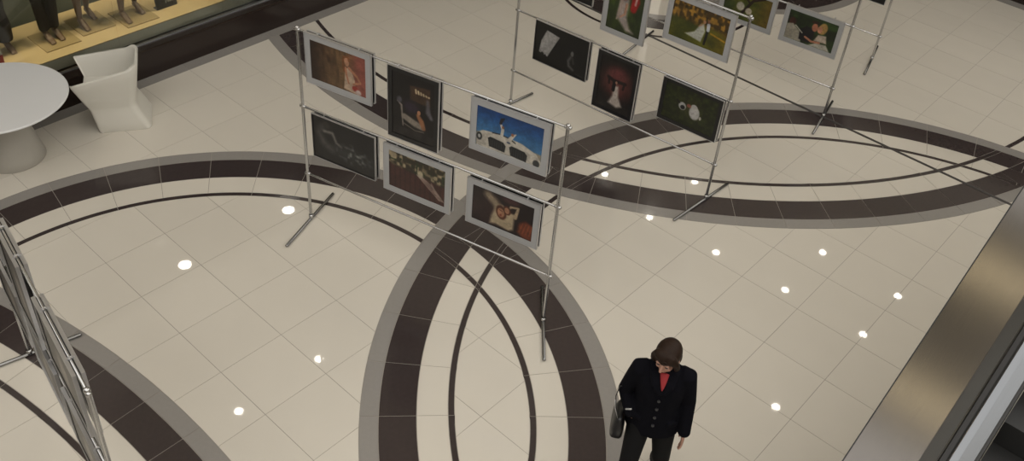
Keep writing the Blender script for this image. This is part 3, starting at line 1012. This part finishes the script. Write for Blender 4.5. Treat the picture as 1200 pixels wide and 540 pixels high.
DK = (14, 14, 15)
framed(R1, 0.155, 1.302, 2.735, 3.565, 'silver', P_cave, (52, 36, 28), 'silver framed photo of a woman leaning on an ochre rock wall')
framed(R1, 1.575, 2.412, 2.365, 3.535, 'black', P_salon, (13, 11, 12), 'black framed upright photo of a dark salon with pale chaise')
framed(R1, 2.905, 4.088, 2.68, 3.505, 'silver', P_car, (30, 92, 158), 'silver framed photo of a white car under blue sky')
framed(R1, 0.19, 1.345, 1.415, 2.205, 'thin', P_smoke, (20, 19, 21), 'dark grey photo of a misty figure, lower left on the front rack')
framed(R1, 1.49, 2.645, 1.36, 2.20, 'silver', P_veil, (72, 36, 32), 'silver framed photo of a white veil over red brown boards')
framed(R1, 2.91, 4.073, 1.384, 2.185, 'silver', P_recline, (30, 18, 19), 'silver framed photo of a reclining figure in cream against dark brown')
framed(R2, 0.38, 1.585, 2.74, 3.56, 'thin', P_smoke, (16, 16, 18), 'dark photo at the top edge left of the garden couple photo', res=48)
framed(R2, 1.795, 2.66, 2.40, 3.56, 'silver', P_garden, (52, 66, 30), 'silver framed upright photo of a bride in garden with red flowers')
framed(R2, 2.985, 4.185, 2.72, 3.56, 'silver', P_meadow, (62, 68, 20), 'silver framed photo of bride and groom on a golden meadow')
framed(R2, 0.45, 1.64, 1.25, 2.08, 'thin', P_spot, (17, 17, 18), 'black photo with a pale slanted window shape and dim figure')
framed(R2, 1.835, 2.68, 0.867, 2.04, 'black', P_glow, (18, 15, 16), 'black framed upright photo of bride in a red glow')
framed(R2, 3.157, 4.305, 1.22, 2.05, 'black', P_heart, (34, 40, 18), 'black framed photo of a couple lying on dark grass')
framed(R3, 1.66, 2.84, 1.34, 2.12, 'silver', P_tree, (70, 84, 26), 'silver framed photo of a dark tree with two white globes')
framed(R3, 3.02, 4.20, 1.325, 2.12, 'silver', P_kiss, (28, 40, 20), 'silver framed photo of an embracing couple before green leaves')
framed(R4, 3.0, 4.19, 1.34, 2.10, 'thin', P_smoke, (12, 12, 13), 'black photo on the farthest rack, cut by the top edge', res=40)
# photos hung back to back behind the front ones
back = [(R1, 0.155, 1.302, 2.735, 3.55, 'silver', 'silver framed photo hung behind the rock wall photo'),
        (R1, 1.575, 2.412, 2.365, 3.52, 'black', 'black framed photo hung behind the dark salon photo'),
        (R1, 2.905, 4.088, 2.68, 3.50, 'silver', 'silver framed photo hung behind the white car photo'),
        (R1, 0.19, 1.345, 1.415, 2.19, 'silver', 'silver framed photo hung behind the misty figure photo'),
        (R1, 1.49, 2.645, 1.36, 2.19, 'silver', 'silver framed photo hung behind the veil photo'),
        (R1, 2.91, 4.073, 1.384, 2.18, 'silver', 'silver framed photo hung behind the reclining figure photo'),
        (R2, 0.45, 1.64, 1.25, 2.07, 'thin', 'thin framed photo hung behind the slanted window photo'),
        (R2, 1.835, 2.68, 0.867, 2.04, 'black', 'black framed photo hung behind the red glow photo'),
        (R2, 3.157, 4.305, 1.22, 2.04, 'silver', 'silver framed photo hung behind the dark grass couple photo')]
for rk, a, b, c, d, sty, lb in back:
    framed(rk, a, b, c, d, sty, P_plain, (30, 28, 27), lb, side=-1, res=24)
pos5 = [(0.18, 1.34, 2.72, 3.57, 'top row far end'), (1.62, 2.46, 2.38, 3.57, 'top row middle'), (2.95, 4.13, 2.72, 3.57, 'top row near end'),
        (0.18, 1.34, 1.40, 2.24, 'lower row far end'), (1.55, 2.72, 1.40, 2.24, 'lower row middle'), (2.92, 4.10, 1.40, 2.24, 'lower row near end')]
for k, (a, b, c, d, w) in enumerate(pos5):
    framed(R5, a, b, c, d, 'silver' if k in (0, 4) else 'black', P_plain, (40, 36, 33), 'photo on the edge-on rack, %s, turned away from the other racks' % w, side=1, res=32)
    framed(R5, a, b, c, d, 'silver' if k in (2, 3) else 'black', P_plain, (34, 32, 30), 'photo on the edge-on rack, %s, side facing the other racks' % w, side=-1, res=32)

# ------------------------------------------------------------------ round table and tub chair by the shop window
tb = empty('round_table', (-9.45 * S, -5.75 * S, 0))
tag(tb, 'round white pedestal table beside the shop window', 'table')
tt = MB().lathe([(0.60, 0.700), (0.650, 0.708), (0.660, 0.716), (0.660, 0.726), (0.652, 0.733), (0.55, 0.734)], 72).build('tabletop', M['tabletop'], tb, False)
MB().lathe([(0.298, 0.0), (0.305, 0.012), (0.285, 0.10), (0.235, 0.30), (0.20, 0.50), (0.205, 0.62), (0.24, 0.705)], 48).build('pedestal', M['tablebase'], tb, True)

cu_, cvv = Vector((0.52, 0.855, 0)).normalized(), Vector((-0.855, 0.52, 0)).normalized()
ch = empty('tub_chair', (-9.285 * S, -3.79 * S, 0), math.atan2(cu_.y, cu_.x))     # local +x = towards the back
tag(ch, 'white moulded tub chair facing the round table', 'chair')


def rrect(x0, x1, y0, y1, rb, rf=None, n=8):   # corner arcs, 9 points each; rb back corners, rf front corners
    P = []
    rf = rb if rf is None else rf
    for cx, cy, a0, r in ((x1 - rb, y0 + rb, -90, rb), (x1 - rb, y1 - rb, 0, rb), (x0 + rf, y1 - rf, 90, rf), (x0 + rf, y0 + rf, 180, rf)):
        for k in range(n + 1):
            a = math.radians(a0 + 90 * k / n)
            P.append((cx + r * math.cos(a), cy + r * math.sin(a)))
    return P


nb = 9 * 4
base0 = rrect(-0.245, 0.285, -0.262, 0.262, 0.06, 0.03)
waist = rrect(-0.300, 0.165, -0.232, 0.232, 0.08, 0.03)
# rim: trapezoid, wider at the front (-x)
rimo = [(x, y * (1.0 + 0.25 * max(0, min(1, (0.25 - x) / 0.65)))) for x, y in rrect(-0.425, 0.255, -0.262, 0.262, 0.10, 0.02)]
ZW, ZS = 0.285, 0.43


def rimz(x):
    f = max(0.0, min(1.0, (x - 0.02) / 0.22))
    return 0.635 + 0.02 * max(0.0, min(1.0, (x + 0.36) / 0.4)) + 0.115 * f * f * (3 - 2 * f)



def outer(k, z):
    zr = rimz(rimo[k][0])
    f = (z - ZW) / (zr - ZW)
    f2 = f ** 0.9 if f > 0 else 0
    return (waist[k][0] + (rimo[k][0] - waist[k][0]) * f2, waist[k][1] + (rimo[k][1] - waist[k][1]) * f2, z)


lev = [[(x * 0.985, y * 0.985, 0.0) for x, y in base0], [(x, y, 0.012) for x, y in base0]]
for f in (0.35, 0.7, 0.93):
    lev.append([(base0[k][0] + (waist[k][0] - base0[k][0]) * f, base0[k][1] + (waist[k][1] - base0[k][1]) * f, 0.012 + (ZW - 0.012) * f) for k in range(nb)])
lev.append([outer(k, ZW + 0.015) for k in range(nb)])
lev.append([outer(k, 0.36) for k in range(nb)])
lev.append([outer(k, ZS - 0.012) for k in range(nb)])
lev.append([(outer(k, ZS)[0] * 0.985, outer(k, ZS)[1] * 0.985, ZS) for k in range(nb)])
vv, ff = [], []
for L_ in lev: vv += L_
for i in range(len(lev) - 1):
    for k in range(nb):
        ff.append((i * nb + k, i * nb + (k + 1) % nb, (i + 1) * nb + (k + 1) % nb, (i + 1) * nb + k))
ff.append(tuple(reversed(range(nb))))
ff.append(tuple(range((len(lev) - 1) * nb, len(lev) * nb)))
cb = MB().add(vv, ff).build('seat_base', M['white'], ch, True)
cb.modifiers.new('e', 'EDGE_SPLIT').split_angle = math.radians(28)
# U-shaped wall: indices from the near front corner round the back to the far front corner
order = list(range(30, 36)) + list(range(0, 24))
th = 0.036
prof_v, prof_f = [], []
rows = []
for k in order:
    zr = rimz(rimo[k][0])
    o0 = Vector(outer(k, ZS - 0.03)); o1 = Vector(outer(k, (ZS + zr) / 2)); o2 = Vector(outer(k, zr - 0.012)); o3 = Vector(outer(k, zr))

    def inn(p, t=th):
        d = Vector((p.x, p.y, 0))
        c = Vector((-0.05, 0, 0))
        r_ = (d - c)
        r_ = r_ / max(abs(r_.x) * 0.9, abs(r_.y), 1e-6) if True else r_
        return Vector((p.x - t * max(-1, min(1, (p.x + 0.05) / 0.22)) * (1 if p.x > 0.0 else 0.15), p.y - t * max(-1, min(1, p.y / 0.15)), p.z))
    i3, i2, i1, i0 = inn(o3), inn(o2), inn(o1, th * 1.1), inn(o0, th * 1.5)
    o3b = o3.lerp(i3, 0.22); i3b = o3.lerp(i3, 0.78)
    o3b.z = i3b.z = zr + 0.004
    i2.z = zr - 0.010
    rows.append([o0, o1, o2, o3b, i3b, i2, i1, i0])
R_ = len(rows[0])
for r_ in rows: prof_v += r_
for i in range(len(rows) - 1):
    for k in range(R_):
        prof_f.append((i * R_ + k, i * R_ + (k + 1) % R_, (i + 1) * R_ + (k + 1) % R_, (i + 1) * R_ + k))
prof_f.append(tuple(range(R_)))
prof_f.append(tuple(reversed(range((len(rows) - 1) * R_, len(rows) * R_))))
MB().add(prof_v, prof_f).build('backrest', M['white'], ch, True).modifiers.new('e', 'EDGE_SPLIT').split_angle = math.radians(50)

# ------------------------------------------------------------------ people-shaped things
def hand_geo(mb, wrist, dirv, palmn, sgn, curl=0.5, s=1.0):
    """palm and five fingers; dirv = along the hand, palmn = palm normal, sgn = thumb side"""
    w, d, n = Vector(wrist), Vector(dirv).normalized(), Vector(palmn).normalized()
    n = (n - d * n.dot(d)).normalized()
    a = d.cross(n).normalized() * sgn           # towards the thumb
    mb.tube([w - d * 0.03, w, w + d * 0.03 * s, w + d * 0.065 * s, w + d * 0.088 * s], [(0.022 * s, 0.016 * s), (0.024 * s, 0.016 * s), (0.034 * s, 0.015 * s), (0.039 * s, 0.013 * s), (0.036 * s, 0.011 * s)], 12, side=a)
    for k, (off, ln) in enumerate(((0.028, 0.068), (0.010, 0.076), (-0.009, 0.071), (-0.027, 0.056))):
        p = w + d * 0.082 * s + a * off * s
        dd = d.copy()
        pts = [p]
        for j, fr in enumerate((0.45, 0.32, 0.23)):
            c = curl * (0.35, 0.75, 1.05)[j]
            dd = (d * math.cos(c) + n * math.sin(c)).normalized()
            pts.append(pts[-1] + dd * ln * fr * s)
        mb.tube(pts, [0.0088 * s, 0.0086 * s, 0.0080 * s, 0.0068 * s], 8)
    p = w + d * 0.022 * s + a * 0.026 * s
    pts = [p, p + (d * 0.6 + a * 0.7 + n * 0.2).normalized() * 0.034 * s]
    pts.append(pts[-1] + (d * 0.9 + a * 0.25 + n * 0.35).normalized() * 0.028 * s)
    pts.append(pts[-1] + (d * 0.95 + n * 0.4).normalized() * 0.022 * s)
    mb.tube(pts, [0.0135 * s, 0.0115 * s, 0.010 * s, 0.008 * s], 8)


def head_geo(mb, base, tilt, turn=0.0):
    """head standing on base (neck top); tilt = forward nod"""
    rot = Matrix.Rotation(turn, 3, 'Z') @ Matrix.Rotation(tilt, 3, 'X')
    f = lambda x, y, z: Vector(base) + rot @ Vector((x, y, z))
    mb.ell(f(0, 0.012, 0.135), (0.076, 0.094, 0.094), rot, 18, 12)
    mb.ell(f(0, -0.012, 0.075), (0.060, 0.074, 0.075), rot, 16, 10)
    mb.ell(f(0, -0.040, 0.030), (0.038, 0.040, 0.030), rot, 14, 8)      # chin
    mb.tube([f(0, -0.082, 0.105), f(0, -0.100, 0.080), f(0, -0.104, 0.066)], [0.008, 0.011, 0.014], 8)
    mb.ell(f(0, -0.079, 0.043), (0.024, 0.012, 0.008), rot, 10, 6)       # lips
    for s in (-1, 1):
        mb.ell(f(s * 0.078, 0.012, 0.090), (0.010, 0.020, 0.032), rot, 10, 8)
        mb.ell(f(s * 0.034, -0.066, 0.076), (0.020, 0.016, 0.020), rot, 10, 8)  # cheek
        mb.ell(f(s * 0.032, -0.076, 0.122), (0.024, 0.012, 0.007), rot, 10, 6)  # brow
    return f, rot


# ---- the walking person
PX, PY = 2.115 * S, -3.37 * S
person = empty('person', (PX, PY, 0), math.radians(31))
person.scale = (0.955, 0.955, 0.955)
tag(person, 'person in black jacket and trousers with red top, walking, looking down', 'person')
RH, LH = Vector((-0.085, 0.0, 0.86)), Vector((0.085, 0.0, 0.86))
rk_, ra_ = Vector((-0.115, -0.16, 0.47)), Vector((-0.130, -0.20, 0.085))
lk_, la_ = Vector((0.125, -0.02, 0.45)), Vector((0.150, 0.21, 0.145))
RS, LS = Vector((-0.168, 0.01, 1.352)), Vector((0.168, 0.01, 1.352))
RE, LE = Vector((-0.238, 0.03, 1.06)), Vector((0.218, 0.02, 1.075))
RWr, LWr = Vector((-0.168, -0.080, 0.925)), Vector((0.236, -0.075, 0.82))
NK = Vector((0, -0.012, 1.435))

b = MB()
b.rings([(0, 0.01, 0.80, 0.13, 0.09), (0, 0.01, 0.88, 0.165, 0.115), (0, 0, 1.0, 0.135, 0.10), (0, 0, 1.10, 0.13, 0.10), (0, 0, 1.22, 0.15, 0.115), (0, 0.005, 1.32, 0.155, 0.10), (0, 0.008, 1.375, 0.12, 0.075), (0, 0.005, 1.40, 0.07, 0.06)])
b.tube([(0, 0.008, 1.36), (0, -0.002, 1.41), NK], [0.056, 0.050, 0.049], 14)
hf, hrot = head_geo(b, NK + Vector((0, -0.006, 0.0)), 0.22, -0.36)
for H_, K_, A_ in ((RH, rk_, ra_), (LH, lk_, la_)):
    b.tube([H_, H_.lerp(K_, 0.5), K_, K_.lerp(A_, 0.35), A_], [0.082, 0.068, 0.052, 0.050, 0.034], 14)
b.tube([ra_, ra_ + Vector((0, -0.03, -0.035)), ra_ + Vector((0, -0.12, -0.06))], [(0.034, 0.034), (0.036, 0.036), (0.038, 0.02)], 10, side=(1, 0, 0))
b.tube([la_, la_ + Vector((0, -0.02, -0.045)), la_ + Vector((0, -0.10, -0.115))], [(0.034, 0.034), (0.036, 0.036), (0.038, 0.02)], 10, side=(1, 0, 0))
for S_, E_, W_ in ((RS, RE, RWr), (LS, LE, LWr)):
    b.tube([S_, S_.lerp(E_, 0.5), E_, E_.lerp(W_, 0.4), W_], [0.050, 0.043, 0.037, 0.034, 0.024], 12)
hand_geo(b, LWr, (0.02, -0.12, -0.98), (-1, 0.05, 0), 1, 0.45)
hand_geo(b, RWr, (0.35, 0.25, -0.9), (0.5, 0.8, 0.1), -1, 0.4)
body = b.build('body', M['skin'], person, remesh=0.0055, iters=3)
for s in (-1, 1):
    MB().ell(hf(s * 0.031, -0.080, 0.104), (0.012, 0.007, 0.006), hrot, 10, 8).build('eye', M['eye'], person, True)

h = MB()
h.ell(hf(0, 0.020, 0.146), (0.092, 0.108, 0.100), hrot, 20, 14)
h.ell(hf(0, 0.042, 0.085), (0.090, 0.082, 0.100), hrot, 18, 12)
h.ell(hf(0, 0.060, 0.025), (0.074, 0.052, 0.060), hrot, 14, 10)
for s in (-1, 1):
    h.tube([hf(s * 0.055, -0.050, 0.200), hf(s * 0.080, -0.044, 0.140), hf(s * 0.088, -0.028, 0.080), hf(s * 0.080, -0.016, 0.022)], [0.026, 0.026, 0.025, 0.014], 10)
h.ell(hf(-0.010, -0.050, 0.195), (0.070, 0.046, 0.040), hrot, 16, 10)
h.tube([hf(0.030, -0.060, 0.215), hf(-0.010, -0.084, 0.190), hf(-0.052, -0.078, 0.155)], [0.022, 0.022, 0.010], 10)
h.tube([hf(0.030, -0.060, 0.215), hf(0.045, -0.080, 0.185), hf(0.068, -0.062, 0.140)], [0.022, 0.020, 0.010], 10)
h.build('hair', M['hair'], person, remesh=0.006, iters=8)

t_ = MB()
t_.rings([(0, 0.01, 0.78, 0.155, 0.105), (0, 0.01, 0.86, 0.180, 0.128), (0, 0.005, 0.95, 0.165, 0.118), (0, 0, 1.02, 0.145, 0.108)])
for H_, K_, A_ in ((RH, rk_, ra_), (LH, lk_, la_)):
    t_.tube([H_ + Vector((0, 0, 0.0)), H_.lerp(K_, 0.35), H_.lerp(K_, 0.7), K_, K_.lerp(A_, 0.4), K_.lerp(A_, 0.75), A_ + Vector((0, 0.0, -0.02))], [(0.096, 0.110), (0.089, 0.098), (0.078, 0.085), (0.070, 0.074), (0.072, 0.076), (0.076, 0.082), (0.080, 0.088)], 16, side=(1, 0, 0), rounded=False)
t_.build('trousers', M['trouser'], person, remesh=0.011, iters=5)

j_ = MB()
j_.rings([(0, 0.005, 0.775, 0.205, 0.150), (0, 0.003, 0.86, 0.197, 0.146), (0, 0.0, 0.98, 0.174, 0.135), (0, 0, 1.07, 0.165, 0.130), (0, 0, 1.18, 0.175, 0.140), (0, 0.004, 1.28, 0.180, 0.134), (0, 0.010, 1.345, 0.165, 0.108), (0, 0.016, 1.385, 0.125, 0.090), (0, 0.020, 1.41, 0.078, 0.072)], 28)
for S_, E_, W_ in ((RS, RE, RWr), (LS, LE, LWr)):
    j_.tube([S_ + Vector((S_.x * -0.25, 0, -0.005)), S_ + Vector((0, 0, -0.012)), S_.lerp(E_, 0.5), E_, E_.lerp(W_, 0.5), E_.lerp(W_, 0.98)], [0.068, 0.070, 0.063, 0.058, 0.053, 0.047], 14)
j_.ell((0, 0.055, 1.40), (0.085, 0.045, 0.040))                 # collar at the nape
for s in (-1, 1):                                               # lapels
    j_.tube([(s * 0.075, 0.03, 1.425), (s * 0.074, -0.055, 1.395), (s * 0.050, -0.118, 1.33), (s * 0.012, -0.144, 1.26)], [(0.022, 0.012), (0.032, 0.010), (0.036, 0.010), (0.018, 0.008)], 10)
    j_.tube([(s * 0.10, -0.125, 0.93), (s * 0.17, -0.085, 0.93)], [(0.030, 0.008), (0.030, 0.008)], 8, side=(0, 0, 1))
j_.build('jacket', M['coat'], person, remesh=0.008, iters=4)
# red top in the neckline
rv = [(-0.056, -0.070, 1.405), (0.056, -0.070, 1.405), (0.040, -0.128, 1.335), (0.0, -0.152, 1.262), (-0.040, -0.128, 1.335), (0, -0.098, 1.372), (0, -0.142, 1.325)]
MB().tube([(0, -0.066, 1.395), (0, -0.104, 1.358), (0, -0.128, 1.325), (0, -0.138, 1.302)], [(0.032, 0.013), (0.023, 0.012), (0.013, 0.010), (0.005, 0.006)], 12, side=(1, 0, 0)).build('knit_top', M['red'], person, True)
for k, z in enumerate((1.20, 1.10, 1.01, 0.93)):
    y = (-0.150, -0.140, -0.143, -0.150)[k]
    MB().tube([(-0.004, y + 0.006, z), (-0.004, y - 0.006, z)], 0.011, 12, rounded=False).build('button', M['button'], person)
for A_, dz in ((ra_, 0.0), (la_, 0.0)):
    tip = Vector((0, -0.155, -0.058)) if A_ is ra_ else Vector((0, -0.125, -0.128))
    MB().tube([A_ + Vector((0, 0.05, -0.045 if A_ is ra_ else -0.02)), A_ + Vector((0, 0.0, -0.045)), A_ + tip * 0.6 + Vector((0, 0, -0.012)), A_ + tip], [(0.036, 0.035), (0.040, 0.036), (0.044, 0.026), (0.034, 0.016)], 12, side=(1, 0, 0)).build('shoe', M['leather'], person, True)

bag = empty('shoulder_bag', (PX, PY, 0), math.radians(31))
bag.scale = (0.955, 0.955, 0.955)
tag(bag, 'black leather shoulder bag hanging at the walking person\'s hip', 'bag')
bg_ = MB()
bg_.rings([(-0.245, -0.03, 0.700, 0.036, 0.110, 0.5), (-0.248, -0.03, 0.715, 0.050, 0.128, 0.5), (-0.248, -0.03, 0.80, 0.050, 0.126, 0.5), (-0.242, -0.03, 0.885, 0.028, 0.105, 0.6), (-0.240, -0.03, 0.90, 0.012, 0.095, 0.6)], 24)
bg_.build('bag_body', M['leather'], bag, True)
sp_ = MB().tube([(-0.252, -0.115, 0.885), (-0.285, -0.085, 0.97), (-0.300, -0.045, 1.05), (-0.285, -0.01, 1.115), (-0.235, 0.01, 1.125)], [(0.004, 0.011)] * 5, 8, side=(1, 0, 0)).build('strap', M['leather'], bag, True)
MB().tube([(-0.258, -0.112, 0.890), (-0.287, -0.090, 0.96), (-0.300, -0.062, 1.02)], [(0.0035, 0.005)] * 3, 6, side=(1, 0, 0)).build('strap_glint', M['trim_w'], sp_, True)  # white glint along the strap, put in as a pale strip
MB().tube([(-0.215, -0.125, 1.02), (-0.195, -0.137, 1.04), (-0.178, -0.142, 1.052)], 0.006, 8).build('glint_rod', M['trim_w'], bag, True)  # pale rod standing in for a small white glint


# ---- mannequins in the window
def mannequin(x, y, rz, legs, label, trousers=None, plate=True):
    t = empty('mannequin', (x * S, y * S, 0.5), rz)
    tag(t, label, 'mannequin', 'shop window mannequins')
    z0 = 0.012 if plate else 0.0
    b = MB()
    b.rings([(0, 0.01, 0.80, 0.13, 0.09), (0, 0.01, 0.88, 0.165, 0.11), (0, 0, 1.0, 0.12, 0.09), (0, 0, 1.10, 0.115, 0.09), (0, 0, 1.22, 0.15, 0.115), (0, 0.005, 1.32, 0.155, 0.10), (0, 0.008, 1.40, 0.12, 0.075), (0, 0.005, 1.43, 0.06, 0.06)])
    b.tube([(0, 0.01, 1.40), (0, 0, 1.50)], 0.05, 12)
    head_geo(b, (0, -0.005, 1.47), 0.0)
    out = []
    for s, (kx, ky, ax, ay) in zip((-1, 1), legs):
        H_, K_, A_ = Vector((s * 0.085, 0, 0.86)), Vector((kx, ky, 0.48)), Vector((ax, ay, 0.11 + z0))
        b.tube([H_, H_.lerp(K_, 0.5), K_, K_.lerp(A_, 0.35), A_], [0.085, 0.070, 0.050, 0.052, 0.032], 14)
        b.tube([A_ + Vector((0, 0.03, -0.05)), A_ + Vector((0, -0.03, -0.045)), A_ + Vector((0, -0.10, -0.078)), A_ + Vector((0, -0.16, -0.092))], [(0.026, 0.03), (0.034, 0.035), (0.040, 0.02), (0.030, 0.012)], 10, side=(1, 0, 0))
        for k in range(5):
            q = A_ + Vector((-0.026 + 0.013 * k, -0.155, -0.096))
            b.tube([q, q + Vector((0, -0.03 + 0.003 * abs(k - 1), -0.004))], 0.008, 6)
        out.append((H_, K_, A_))
    for s in (-1, 1):
        W_ = Vector((s * 0.24, -0.06, 0.86))
        b.tube([(s * 0.17, 0.01, 1.36), (s * 0.215, 0.03, 1.10), W_], [0.048, 0.038, 0.026], 12)
        hand_geo(b, W_, (0, -0.1, -1), (-s, 0, 0), s, 0.3)
    b.build('figure', M['mannequin'], t, remesh=0.008, iters=3)
    if trousers:
        q = MB()
        q.rings([(0, 0.01, 0.78, 0.155, 0.105), (0, 0.01, 0.87, 0.185, 0.125), (0, 0, 1.0, 0.14, 0.105)])
        for H_, K_, A_ in out:
            f = trousers
            q.tube([H_, H_.lerp(K_, 0.5), K_, K_.lerp(A_, 0.5), A_ + Vector((0, 0, 0.0))], [0.100, 0.084, 0.066, 0.062 * f, 0.058 * f], 14, rounded=False)
        q.build('trousers', M['jeans'], t, remesh=0.012, iters=4)
    if plate:
        MB().box((-0.20, -0.30, 0.0005), (0.20, 0.16, 0.012)).build('base_plate', M['plate'], t)
    return t


rzw = math.radians(90)       # facing the glass (+x)
mannequin(-11.42, -4.86, rzw, ((-0.09, -0.03, -0.10, -0.02), (0.09, 0.0, 0.10, 0.05)), 'mannequin in flared dark trousers at the far left of the window', 1.5, False)
mannequin(-11.38, -3.92, rzw, ((-0.075, -0.03, -0.06, -0.02), (0.075, -0.02, 0.055, 0.0)), 'mannequin in slim dark trousers standing on a plate', 1.0)
mannequin(-11.52, -3.14, rzw, ((-0.09, -0.05, -0.10, -0.07), (0.08, 0.02, 0.085, 0.13)), 'bare-legged mannequin in the middle of the window group')
mannequin(-11.27, -2.36, rzw, ((-0.09, -0.04, -0.13, -0.06), (0.08, 0.02, 0.10, 0.05)), 'bare-legged mannequin beside the small black sign')

sg = empty('tabletop_sign', (-11.065 * S, -1.675 * S, 0.5), rzw)
tag(sg, 'small black sign with pale lettering on the display platform', 'sign')
rot = Matrix.Rotation(-0.22, 3, 'X')
bx = MB().box((-0.135, -0.008, 0), (0.135, 0.008, 0.30))
bx.v = [tuple(rot @ Vector(v)) for v in bx.v]
bxo = bx.build('panel', M['black'], sg)
for pts in ([(-0.075, 0.13), (-0.06, 0.16), (-0.03, 0.15), (-0.045, 0.12)], [(-0.005, 0.06), (0.002, 0.11), (0.03, 0.06), (0.038, 0.11)], [(0.045, 0.075), (0.06, 0.095), (0.05, 0.065), (0.07, 0.07)], [(0.075, 0.10), (0.088, 0.065)]):
    MB().tube([rot @ Vector((x, -0.010, z)) for x, z in pts], 0.006, 6).build('lettering', M['trim_w'], bxo)
MB().box((-0.135, 0.0, 0.0), (0.135, 0.09, 0.006)).build('stand', M['black'], sg)

rp = empty('display_stand', (-10.95 * S, -5.20 * S, 0.5), rzw)
tag(rp, 'red and white display stand at the left frame edge', 'display stand')
MB().box((-0.12, -0.02, 0.0), (0.12, 0.02, 0.14)).build('red_block', M['redpanel'], rp)
MB().box((-0.12, -0.012, 0.14), (0.12, 0.012, 0.50)).build('white_panel', M['white'], rp)
